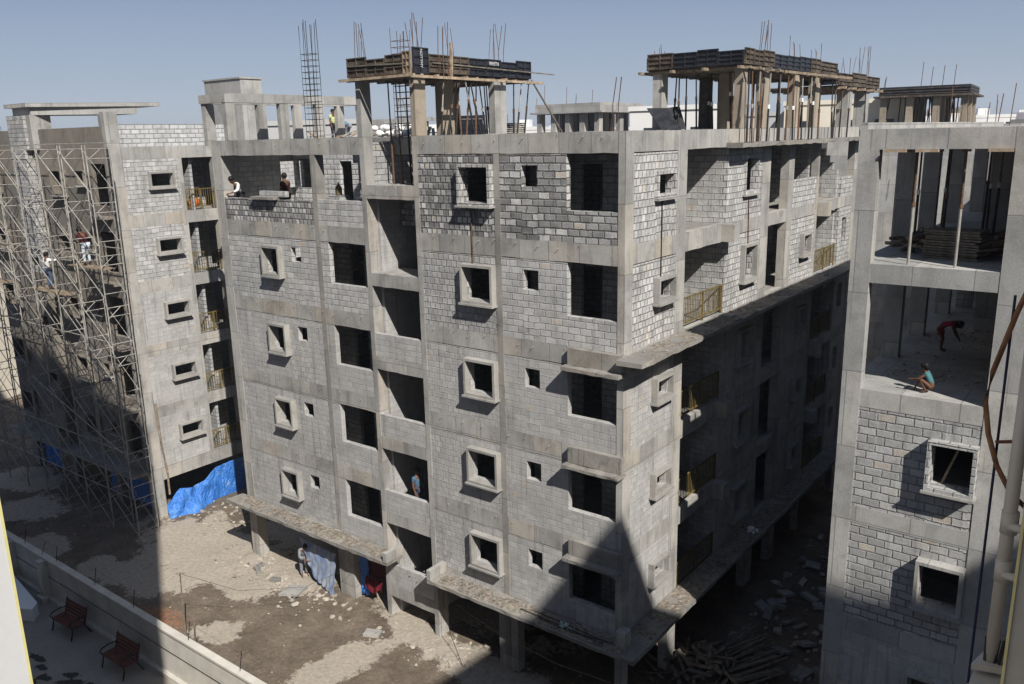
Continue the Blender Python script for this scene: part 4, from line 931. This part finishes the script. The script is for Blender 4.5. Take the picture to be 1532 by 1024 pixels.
# mixer drum machine on the left block's balcony
cm = root('cutting_machine', (-25.9, 3.6, -3.17), 'orange motor machine on a metal frame on the top balcony of the left block', 'machine')
m = MB()
for y in (3.3, 4.0): m.tube([(-25.7, y, -3.17), (-25.75, y + .08 * (1 if y < 3.5 else -1), -2.15)], .025, 5)
m.tube([(-25.75, 3.38, -2.15), (-25.75, 3.92, -2.15)], .025, 5); m.build('frame', STEELR, cm)
m = MB(); m.ball((-25.8, 3.65, -2.85), .24, 10, 7, (1, 1.2, 1)); m.tube([(-25.8, 3.3, -2.85), (-25.8, 4.0, -2.85)], .12, 8); m.build('motor', plain('orange_paint', (.4, .11, .03), .6, .3, 6), cm, smooth=True)

# ------------------------------------------------------------------ people
def skinned(name, joints, bones, mat, parent, sub=2):
    me = bpy.data.meshes.new(name); idx = {k: i for i, k in enumerate(joints)}
    me.from_pydata([Vector(j[0]) for j in joints.values()], [(idx[a], idx[b]) for a, b in bones], [])
    o = bpy.data.objects.new(name, me); C.objects.link(o)
    s = o.modifiers.new('skin', 'SKIN'); sv = me.skin_vertices[0].data
    for k, j in joints.items(): sv[idx[k]].radius = (j[1], j[1] if len(j) < 3 else j[2])
    sv[0].use_root = True
    o.modifiers.new('sub', 'SUBSURF').levels = sub; o.modifiers['sub'].render_levels = sub
    bpy.context.view_layer.update()
    dm = bpy.data.meshes.new_from_object(o.evaluated_get(bpy.context.evaluated_depsgraph_get()))
    bpy.data.objects.remove(o); dm.name = name; dm.materials.clear(); dm.materials.append(mat)
    for p in dm.polygons: p.use_smooth = True
    q = bpy.data.objects.new(name, dm); C.objects.link(q); q.parent = parent; ORG[q.name] = ORG[parent.name]
    return q
STAND = dict(pel=(0, 0, .93), spi=(0, .01, 1.12), che=(0, 0, 1.33), nek=(0, .01, 1.5), hed=(0, .03, 1.62), shL=(-.19, 0, 1.42), shR=(.19, 0, 1.42), elL=(-.25, .02, 1.14), elR=(.25, .02, 1.14), haL=(-.25, .12, .9), haR=(.25, .12, .9), hiL=(-.1, 0, .9), hiR=(.1, 0, .9), knL=(-.11, .03, .5), knR=(.11, .03, .5), anL=(-.11, 0, .09), anR=(.11, 0, .09), toL=(-.13, .17, .04), toR=(.13, .17, .04))
def pose(**k): d = dict(STAND); d.update(k); return d
BEND = pose(pel=(0, -.12, .86), spi=(0, .05, .98), che=(0, .25, 1.05), nek=(0, .38, 1.1), hed=(0, .5, 1.08), shL=(-.18, .3, 1.06), shR=(.18, .3, 1.06), elL=(-.2, .38, .78), elR=(.2, .38, .78), haL=(-.14, .5, .55), haR=(.14, .52, .55), hiL=(-.1, -.12, .84), hiR=(.1, -.12, .84))
LEANW = pose(spi=(0, .08, 1.1), che=(0, .2, 1.27), nek=(0, .3, 1.4), hed=(0, .38, 1.48), shL=(-.19, .22, 1.34), shR=(.19, .22, 1.34), elL=(-.27, .35, 1.1), elR=(.27, .35, 1.1), haL=(-.1, .55, 1.0), haR=(.1, .55, 1.0))
CLIMB = pose(elR=(.42, .1, 1.36), haR=(.62, .2, 1.48), elL=(-.25, .1, 1.15), haL=(-.18, .25, 1.0))
CROUCH = pose(pel=(0, -.12, .24), spi=(0, -.05, .42), che=(0, .06, .6), nek=(0, .12, .75), hed=(0, .18, .88), shL=(-.17, .08, .68), shR=(.17, .08, .68), elL=(-.24, .28, .5), elR=(.24, .28, .5), haL=(-.16, .5, .46), haR=(.15, .42, .12), hiL=(-.1, -.12, .22), hiR=(.1, -.12, .22), knL=(-.16, .26, .5), knR=(.16, .26, .5), anL=(-.12, .04, .08), anR=(.12, .04, .08), toL=(-.14, .2, .04), toR=(.14, .2, .04))
def person(loc, rz, P, label, shirt, legs, s=1., dress=False, hairlong=False, sleeve=.6):
    r = root('person', (0, 0, 0), label, 'person'); r.location = (loc[0], loc[1], loc[2] + G); r.rotation_euler = (0, 0, rz); r.scale = (s, s, s)
    V = {k: Vector(v) for k, v in P.items()}
    nv = (V['hed'] - V['nek']).normalized(); face = Vector((0, 1, 0)); face = (face - nv * face.dot(nv)).normalized()
    J = {'pel': (V['pel'], .13, .1), 'spi': (V['spi'], .125, .095), 'che': (V['che'], .15, .11), 'nek': (V['nek'], .055), 'jaw': (V['nek'].lerp(V['hed'], .55) + face * .02, .068), 'hed': (V['hed'] + nv * .03, .092), 'crn': (V['hed'] + nv * .1, .07), 'nos': (V['hed'] + face * .105 - nv * .01, .016)}
    E_ = [('pel', 'spi'), ('spi', 'che'), ('che', 'nek'), ('nek', 'jaw'), ('jaw', 'hed'), ('hed', 'crn'), ('hed', 'nos')]
    for q in 'LR':
        sg = -1 if q == 'L' else 1
        f = (V['ha' + q] - V['el' + q]).normalized()
        J.update({'sh' + q: (V['sh' + q], .06), 'el' + q: (V['el' + q], .043), 'wr' + q: (V['ha' + q], .028), 'pm' + q: (V['ha' + q] + f * .07, .036, .02)})
        E_ += [('che', 'sh' + q), ('sh' + q, 'el' + q), ('el' + q, 'wr' + q), ('wr' + q, 'pm' + q)]
        side = f.cross(Vector((0, 0, 1)));  side = side.normalized() if side.length > .1 else Vector((1, 0, 0))
        for n_, off, ln in (('a', -.03, .075), ('b', -.01, .09), ('c', .01, .085), ('d', .03, .065)):
            J['f' + n_ + q] = (V['ha' + q] + f * (.07 + ln) + side * off * 1.3, .009); E_.append(('pm' + q, 'f' + n_ + q))
        J['th' + q] = (V['ha' + q] + f * .08 - side * .06, .01); E_.append(('wr' + q, 'th' + q))
        J.update({'hi' + q: (V['hi' + q], .085), 'kn' + q: (V['kn' + q], .058), 'ca' + q: (V['kn' + q].lerp(V['an' + q], .35), .055), 'an' + q: (V['an' + q], .036), 'to' + q: (V['to' + q], .035, .025)})
        E_ += [('pel', 'hi' + q), ('hi' + q, 'kn' + q), ('kn' + q, 'ca' + q), ('ca' + q, 'an' + q), ('an' + q, 'to' + q)]
        J['er' + q] = (V['hed'] + Vector((sg * .095, 0, 0)), .018); E_.append(('hed', 'er' + q))
    skinned('body', J, E_, SKIN, r, 1)
    T = {'pel': (V['pel'] + Vector((0, 0, .02)), .155, .125), 'spi': (V['spi'], .15, .115), 'che': (V['che'], .175, .13)}; TE = [('pel', 'spi'), ('spi', 'che')]
    for q in 'LR':
        T['sh' + q] = (V['sh' + q], .08); T['sl' + q] = (V['sh' + q].lerp(V['el' + q], sleeve * 1.5 if sleeve > .6 else sleeve), .066); TE += [('che', 'sh' + q), ('sh' + q, 'sl' + q)]
        if sleeve > .6: T['cf' + q] = (V['el' + q].lerp(V['ha' + q], .7), .045); TE.append(('sl' + q, 'cf' + q)); T['sl' + q] = (V['el' + q], .058)
    if dress: T['hem'] = (V['hiL'].lerp(V['hiR'], .5).lerp(V['knL'].lerp(V['knR'], .5), .75), .24, .2); TE.append(('pel', 'hem'))
    skinned('dress' if dress else 'shirt', T, TE, shirt, r, 1)
    if legs:
        T = {'pel': (V['pel'], .145, .12)}; TE = []
        for q in 'LR':
            T['hi' + q] = (V['hi' + q], .1); T['kn' + q] = (V['kn' + q], .075); T['an' + q] = (V['an' + q].lerp(V['kn' + q], .08), .06); TE += [('pel', 'hi' + q), ('hi' + q, 'kn' + q), ('kn' + q, 'an' + q)]
        skinned('trousers', T, TE, legs, r, 1)
    h = MB(); hc = V['hed'] + nv * .055 - face * .025
    h.ball(hc, .112, 10, 7, (1, 1.05, 1.05), .04)
    if hairlong: h.ball(V['hed'] - face * .09 - nv * .04, .09, 8, 6, (1.1, .8, 1.3), .05); h.ball(V['hed'] - face * .07 + nv * .04, .12, 8, 6, (1.1, 1, 1), .08)
    ho = h.build('hair', HAIR, r, smooth=True, org=None) if False else None
    me = h.mesh('hair', HAIR, (0, 0, 0), smooth=True); ho = bpy.data.objects.new('hair', me); C.objects.link(ho); ho.parent = r
    return r
JEAN = cloth('blue_jeans', (.06, .085, .14)); WSH = cloth('white_shirt', (.75, .75, .74)); GREYT = cloth('grey_trousers', (.2, .21, .24)); DKT = cloth('dark_trousers', (.03, .03, .035))
PALEJ = cloth('pale_trousers', (.45, .5, .55)); TEAL = cloth('teal_shirt', (.06, .17, .19)); CHECK = cloth('blue_check_shirt', (.07, .13, .2)); GREYSH = cloth('grey_shirt', (.2, .21, .24)); LIME = cloth('lime_vest', (.5, .55, .25)); MAG = cloth('magenta_dress', (.3, .02, .07)); GREEN = cloth('green_shirt', (.06, .2, .14))
person((-18.0, .75, -3.0), PI + .2, LEANW, 'worker in white shirt bending over the parapet of the open top bay', WSH, DKT, 1.0, sleeve=.8)
person((-15.6, 1.15, -3.0), PI / 2 + .2, STAND, 'worker in maroon shirt in the shade of the open top bay', DKRED, DKT, .98)
person((-30.0, -1.75, -6.64), .1, CLIMB, 'worker in white shirt and jeans with an arm stretched out on the scaffolding', WSH, JEAN, 1.0, sleeve=.8)
person((-26.05, -1.75, -5.2), PI / 2, LEANW, 'worker in red shirt and pale trousers on the scaffolding near the corner', DKRED, PALEJ, 1.0)
person((-25.8, 2.98, -3.17), -.3, STAND, 'person in green at the edge of the top balcony of the left block', GREEN, DKT, .95)
person((-8.75, .55, -13.3), -PI / 2, STAND, 'person in blue checked shirt standing in the stair opening', CHECK, JEAN, 1.0)
person((-14.95, -.05, -G + .08), -PI / 2 - .3, LEANW, 'person in grey shirt stooping beside the faded tarpaulin', GREYSH, GREYT, 1.0, sleeve=.8)
person((-26.19, 13.0, -.17), -PI / 2, STAND, 'worker in lime vest standing on the roof by the trestle', LIME, DKT, .5 * 2)
person((-25.75, 13.6, -.17), PI / 2, BEND, 'worker in blue bending among white sacks on the roof', cloth('blue_shirt', (.08, .22, .35)), GREYT, 1.0)
person((7.5, 1.08, -6.1), PI / 2, CROUCH, 'small child in teal squatting at the open floor edge of the right block', TEAL, None, .68, hairlong=True, sleeve=.3)
person((6.95, 5.3, -6.1), -PI / 2 + .1, BEND, 'girl in magenta dress bending down deep inside the open floor', MAG, None, .78, dress=True, hairlong=True, sleeve=.4)

# ------------------------------------------------------------------ the viewer's own building
S_ = Vector((.93, -.525, 1.)).normalized()
tA = root('white_tower', (-8, -28, -G), 'tall white rendered apartment tower with a yellow corner strip at the lower left edge', 'building')
MB().prism([(4.74, -17.435), (-10.8, -16.0), (-30, -14.2), (-30, -40), (4.74, -40)], -G, 19.3).build('wall', plain('grey_white_render', (.5, .5, .5), .85, .05, 2, bmp=.1), tA)
B(4.742, 4.746, -17.45, -17.432, -G, 19.3).build('corner_strip', YEL, tA)
for k in range(11):
    for y in (-21, -26, -31, -36): B(4.74, 4.79, y - .7, y + .7, -14 + 3 * k, -12.7 + 3 * k).build('window', plain('window_glass', (.03, .04, .05), .15, .1, 2, spec=.6) if k == 0 and y == -21 else bpy.data.materials['window_glass'], tA)
tB = root('cream_tower', (45, -28, -G), 'tall cream apartment tower standing outside the view to the right', 'building')
MB().prism([(27.9, -15.8), (32.4, -15.72), (36.0, -15.45), (36.0, -13), (60, -13), (60, -45), (28.5, -45), (28.5, -21.5), (28.8, -18.3)], -G, 19.3).build('wall', CREAM, tB)
for k in range(11):
    for x in (40, 45, 50, 55): B(x - .7, x + .7, -13.0, -12.95, -14 + 3 * k, -12.7 + 3 * k).build('window', bpy.data.materials['window_glass'], tB)
tC = root('fin_wall', (12, -15.6, -G), 'dim cream fin wall with a yellow edge at the lower right corner', 'wall')
B(11.0, 14.0, -15.95, -15.62, -G, -1.2).build('wall_body', CREAM, tC)
B(10.992, 11.003, -15.96, -15.945, -2.47, -1.18).build('corner_strip', YELP, tC); B(10.868, 10.998, -15.9, -15.64, -G, -2.475).build('lower_step', CREAM, tC); B(10.862, 10.868, -15.905, -15.89, -G, -2.47).build('corner_strip', YELP, tC)
tb = root('shade_block', (21, -29, -G), 'cream block added outside the view to shade the drain pipe and fin wall', 'building')  # unseen block, added so the pipe and fin wall stand in shade
B(16, 27, -44, -17.6, -G, 4.6).build('wall', CREAM, tb); B(15.9, 27.1, -44.1, -17.5, 4.6, 4.75).build('coping', WHITE, tb)
pp = root('drain_pipe', (10.925, -15.75, -G), 'cream drain pipe with jointed branches running down the fin wall at the right edge', 'pipe')
MB().tube([(10.93, -15.72, -.95), (10.925, -15.72, -2.47)], .028, 14).build('pipe', CREAMP, pp, smooth=True)
for z in (-1.75, -1.98): MB().tube([(10.93, -15.72, z + .06), (10.93, -15.72, z - .04)], .035, 14).build('joint', CREAMP, pp, smooth=True); MB().tube([(10.93, -15.74, z), (11.02, -15.76, z)], .019, 10).build('branch', CREAMP, pp, smooth=True)
MB().tube([(10.845, -15.7, -.75), (10.842, -15.7, -G)], .006, 5).build('black_cable', plain('dark_blue_cable', (.012, .014, .04), .5, .2, 5), None, 'thin dark blue cable beside the drain pipe', 'cable')
hz = MB(); pts = []
from math import sin, cos
for p in ((11.12, -15.62, -.2), (10.94, -15.7, -.55), (10.86, -15.71, -.82), (10.8, -15.72, -1.08), (10.785, -15.72, -1.22), (10.81, -15.72, -1.36), (10.855, -15.71, -1.5), (10.92, -15.7, -1.62), (11.0, -15.66, -1.7)): pts.append(p)
hz.tube(pts, .011, 8).build('rusty_hose', RUST, None, 'curved rusty brown hose sagging across the right edge', 'hose', smooth=True)
MB().tube([(10.84, -15.72, -1.39), (11.0, -15.66, -1.37)], .008, 8).build('rusty_stub', RUST, None, 'short rusty rod end pointing left at the right edge', 'rod')
bk = root('wall_bracket', (10.9, -15.72, -2.4), 'small pale triangular bracket holding dark rods on the drain pipe', 'bracket')
MB().prism([(10.86, -15.8), (11.0, -15.76), (10.89, -15.66)], -2.45, -2.42).build('shelf', CREAMP, bk)
for i in range(5): MB().tube([(10.905 + i * .018, -15.74, -2.43), (10.9 + i * .024, -15.72, -2.31)], .009, 5).build('rod', STEELD, bk)

# ------------------------------------------------------------------ far town
CAM = Vector((11.2771, -19.6867, -.0625)); F_ = 1258.9132
PITCH, ROLL, YAW = -.2403, -.0225, .6562
fw = Vector((-math.sin(YAW) * math.cos(PITCH), math.cos(YAW) * math.cos(PITCH), math.sin(PITCH))); rt = Vector((math.cos(YAW), math.sin(YAW), 0)); up = rt.cross(fw)
Rr = rt * math.cos(ROLL) + up * math.sin(ROLL); Uu = -rt * math.sin(ROLL) + up * math.cos(ROLL)
def bearing(deg): a = math.radians(deg); return Vector((-math.sin(a), math.cos(a), 0))
HW = plain('house_white', (.68, .67, .65), .9, .08, .3); HC = plain('house_cream', (.6, .55, .46), .9, .08, .3); HG = plain('house_grey', (.42, .42, .42), .9, .1, .3); HP = plain('house_pink', (.55, .42, .4), .9, .08, .3)
HWIN = bpy.data.materials['window_glass']
def house(deg, dist, w, dep, top, rz, mat, label, nwin=6):
    p = CAM + bearing(deg) * dist; r = root('distant_house', (0, 0, -G), label, 'house', 'houses of the far town'); r.location = (p.x, p.y, 0); r.rotation_euler = (0, 0, rz)
    m = MB(); m.box(-w / 2, w / 2, -dep / 2, dep / 2, -G, top); m.build('wall', mat, r)
    m = MB()
    for a in ((-w / 2 - .1, w / 2 + .1, -dep / 2 - .1, -dep / 2 + .15), (-w / 2 - .1, w / 2 + .1, dep / 2 - .15, dep / 2 + .1), (-w / 2 - .1, -w / 2 + .15, -dep / 2 + .15, dep / 2 - .15), (w / 2 - .15, w / 2 + .1, -dep / 2 + .15, dep / 2 - .15)): m.box(*a, top, top + (.8 if dist > 100 else .3))
    m.build('parapet', mat, r)
    q = rnd(-w / 4, w / 4)
    if dist > 100: B(q - 1.4, q + 1.4, -1.5, 1.5, top, top + 2.5).build('stair_head', mat, r)
    if dist > 100:
        for _ in range(2):
            x = rnd(-w / 2.6, w / 2.6); MB().tube([(x, 2, top), (x, 2, top + 1.5)], .7, 8).build('water_tank', random.choice([HW, PLYD, HG]), r); MB().tube([(x + 1.5, -2, top), (x + 1.5, -2, top + rnd(2, 4.5))], .06, 4).build('mast', STEELD, r)
    for i in range(nwin):
        x = -w / 2 + w * (i + .5) / nwin; B(x - .6, x + .6, -dep / 2 - .03, -dep / 2 + .02, top - 2.4, top - 1.1).build('window', HWIN, r)
        y = -dep / 2 + dep * (i + .5) / nwin; B(w / 2 - .02, w / 2 + .03, y - .5, y + .5, top - 2.4, top - 1.1).build('window', HWIN, r)
sides = ['seen past the right block roof', 'between roof columns in the middle', 'beyond the roof props', 'on the far left skyline']
kinds = [(HW, 'white'), (HW, 'white'), (HC, 'cream'), (HG, 'grey'), (HP, 'pale pink')]
i = 0
for deg in [5.2, 5.9, 6.6, 7.2, 7.9, 8.5, 9.1, 9.8, 10.5, 11.3, 12.0, 12.8, 13.9, 15, 16.2, 17.4, 18.8, 20, 21.4, 22.6, 30, 31.5, 33, 34.4, 36, 37.2, 38.6, 39.9, 41.1, 42.6, 44, 45.6, 47.2, 48.8, 50.4, 53, 56, 59.5, 63, 66.5, 67.6]:
    d = rnd(180, 420); mt, nm = random.choice(kinds); e = rnd(.0, .011 if deg < 25 else .006)
    house(deg, d, rnd(9, 16), rnd(9, 14), CAM.z + d * e, rnd(.1, .9), mt, f'distant {nm} flat roofed house of the hazy far town on the skyline', 3); i += 1
for j in range(60):
    deg = rnd(3, 70) if j < 22 else rnd(4, 26); d = rnd(350, 900)
    house(deg, d, rnd(14, 30), rnd(12, 20), CAM.z + d * (rnd(-.002, .006) if j < 22 else rnd(.002, .013)), rnd(0, 1.2), random.choice([HW, HC, HG, HP]), 'very distant pale block fading into the haze of the far town', 2)
house(25.9, 62, 6.2, 8, 1.35, .28, HW, 'large plain white house block close behind the roof props', 2)
house(21.0, 75, 9, 9, 1.0, .3, HG, 'grey flat roofed house close behind the long formwork', 3)
house(16.3, 70, 8, 9, 1.6, .25, HC, 'cream house with dark windows close behind the lower formwork', 3)
house(49.2, 60, 6, 6, .9, .5, HG, 'grey unfinished house close behind the trestle', 3)
house(69.5, 75, 9, 14, -3.0, .4, HC, 'pale yellow house behind the far left end of the scaffolding', 3)
def rear_frame(deg, dist, nm, w, dep, ztop, zbot, rz, mats, label, ncol=5):
    p = CAM + bearing(deg) * dist; r = root(nm, (0, 0, -G), label, 'building'); r.location = (p.x, p.y, 0); r.rotation_euler = (0, 0, rz)
    B(-w / 2 - 3, w / 2 + 3, -dep / 2 - .5, dep / 2 + 4, -G, zbot).build('lower_storeys', CONCG, r)
    B(-w / 2, w / 2, -dep / 2, dep / 2, ztop - .55, ztop).build('roof_slab', mats[0], r)
    B(-w / 2 - .3, w / 2 + .3, -dep / 2 - .3, dep / 2 + .3, ztop - .68, ztop - .56).build('deck', mats[2], r)
    for i in range(ncol):
        for j in range(3):
            x = -w / 2 + .3 + (w - .6) * i / (ncol - 1); y = -dep / 2 + .3 + (dep - .6) * j / 2
            B(x - .2, x + .2, y - .25, y + .25, zbot, ztop - .68).build('column', mats[1], r)
    for q in (.12, .3, .45):
        for (a, b_, c, d_) in ((-w / 2 - .06, w / 2 + .06, -dep / 2 - .06, -dep / 2 - .01), (w / 2 + .01, w / 2 + .06, -dep / 2 - .06, dep / 2)):
            if mats[0] is PLYD: B(a, b_, c, d_, ztop - q - .04, ztop - q).build('panel_rib', PLYB, r)
    for i in range(34):
        x = rnd(-w / 2, w / 2); y = rnd(-dep / 2, dep / 2); MB().tube([(x, y, zbot), (x + rnd(-.2, .2), y, ztop - .68)], .04, 4).build('prop', STEELD, r)
    for i in range(6):
        x = rnd(-w / 2, w / 2); MB().tube([(x, -dep / 2, ztop), (x + .05, -dep / 2, ztop + rnd(.4, 1.6))], .02, 4).build('rebar', STEELR, r)
rear_frame(11.75, 66, 'rear_frame_block', 5.4, 6, 2.5, .0, .08, (PLYD, CONCT, PLYB), 'farther roof frame with tan columns and brown shuttering behind the right block', 4)
rear_frame(32.1, 66, 'grey_frame_block', 5.6, 6.5, 2.1, .0, -.0, (CONC, CONC, CONCG), 'farther grey concrete roof frame with slender columns behind the middle of the roof', 5)
for j in range(12):
    p = CAM + bearing(rnd(5.5, 11.5)) * rnd(30, 60); q = MB(); q.tube([(p.x, p.y, -.1), (p.x + rnd(-.1, .1), p.y, rnd(.8, 1.9))], .018, 4); q.build('rebar_rod', STEELR, None, 'lone upright reinforcing rod on the roof of the right block skyline', 'rod', 'upright rods on the right skyline')
rs = root('rear_roof', (14, 38, -G), 'flat grey roof of the block behind the open frame at right', 'building'); B(5.7, 30, 21, 70, -G, -.15).build('roof_body', CONCG, rs)

# ------------------------------------------------------------------ hazy air round the whole place
gb = [max(abs(v[0]) for v in gr.data.vertices.values() for v in [v.co]) + 20, max(abs(v.co.y) for v in gr.data.vertices) + 20]
m, nt, b = newmat('hazy_air'); nt.nodes.remove(b); vo = nt.nodes.new('ShaderNodeVolumePrincipled'); o_ = [n for n in nt.nodes if n.type == 'OUTPUT_MATERIAL'][0]
vo.inputs['Color'].default_value = (.8, .88, 1, 1); vo.inputs['Density'].default_value = HAZE; vo.inputs['Anisotropy'].default_value = .2; nt.links.new(vo.outputs[0], o_.inputs['Volume'])
hzb = B(-gb[0], gb[0], -gb[1], gb[1], -G - 1.5, 22).build('haze', m, None, kind='stuff')
# ------------------------------------------------------------------ camera, light, sky
cam = bpy.data.cameras.new('camera'); co = bpy.data.objects.new('camera', cam); C.objects.link(co)
cam.sensor_width = 36; cam.lens = 36 * F_ / 1532; cam.clip_start = .1; cam.clip_end = 9000
co.matrix_world = Matrix(((Rr.x, Uu.x, -fw.x, CAM.x), (Rr.y, Uu.y, -fw.y, CAM.y), (Rr.z, Uu.z, -fw.z, CAM.z + G), (0, 0, 0, 1)))
bpy.context.scene.camera = co
sun = bpy.data.lights.new('sun', 'SUN'); so = bpy.data.objects.new('sun', sun); C.objects.link(so)
sun.energy = 4.6; sun.angle = math.radians(.5); sun.color = (1, .955, .88)
so.rotation_euler = S_.to_track_quat('Z', 'Y').to_euler(); so.location = (40, -40, 60)
w = bpy.data.worlds.new('World'); bpy.context.scene.world = w; w.use_nodes = True; nt = w.node_tree; nt.nodes.clear()
out = nt.nodes.new('ShaderNodeOutputWorld'); bg = nt.nodes.new('ShaderNodeBackground'); sk = nt.nodes.new('ShaderNodeTexSky')
sk.sky_type = 'NISHITA'; sk.sun_disc = False; sk.sun_elevation = math.asin(S_.z); sk.sun_rotation = math.atan2(S_.x, S_.y)
sk.altitude = 0; sk.air_density = 1.0; sk.dust_density = .6; sk.ozone_density = 1.5
hs = nt.nodes.new('ShaderNodeHueSaturation'); hs.inputs['Saturation'].default_value = .7
tcs = nt.nodes.new('ShaderNodeTexCoord'); sxy = nt.nodes.new('ShaderNodeSeparateXYZ'); nt.links.new(tcs.outputs['Generated'], sxy.inputs[0])
rr = nt.nodes.new('ShaderNodeValToRGB'); nt.links.new(sxy.outputs[2], rr.inputs[0]); e = rr.color_ramp.elements
e[0].position = 0; e[0].color = (.42, .48, .58, 1); e[1].position = .8; e[1].color = (.115, .17, .29, 1); q = e.new(.06); q.color = (.285, .35, .475, 1); q = e.new(.17); q.color = (.16, .225, .37, 1)
sc_ = nt.nodes.new('ShaderNodeVectorMath'); sc_.operation = 'SCALE'; sc_.inputs['Scale'].default_value = 9.; nt.links.new(rr.outputs[0], sc_.inputs[0])
mxs = nt.nodes.new('ShaderNodeMix'); mxs.data_type = 'RGBA'; mxs.inputs[0].default_value = .82; nt.links.new(sc_.outputs[0], mxs.inputs[7])   # dusty blue haze of the whole sky
nt.links.new(sk.outputs[0], hs.inputs['Color']); nt.links.new(hs.outputs[0], mxs.inputs[6]); nt.links.new(mxs.outputs[2], bg.inputs[0]); nt.links.new(bg.outputs[0], out.inputs[0])
bg.inputs[1].default_value = .086
vs_ = bpy.context.scene.view_settings; vs_.view_transform = 'Standard'; vs_.look = 'None'; vs_.gamma = 1; vs_.exposure = .5
bpy.context.scene.display_settings.display_device = 'sRGB'
bpy.context.scene.cycles.max_bounces = 6
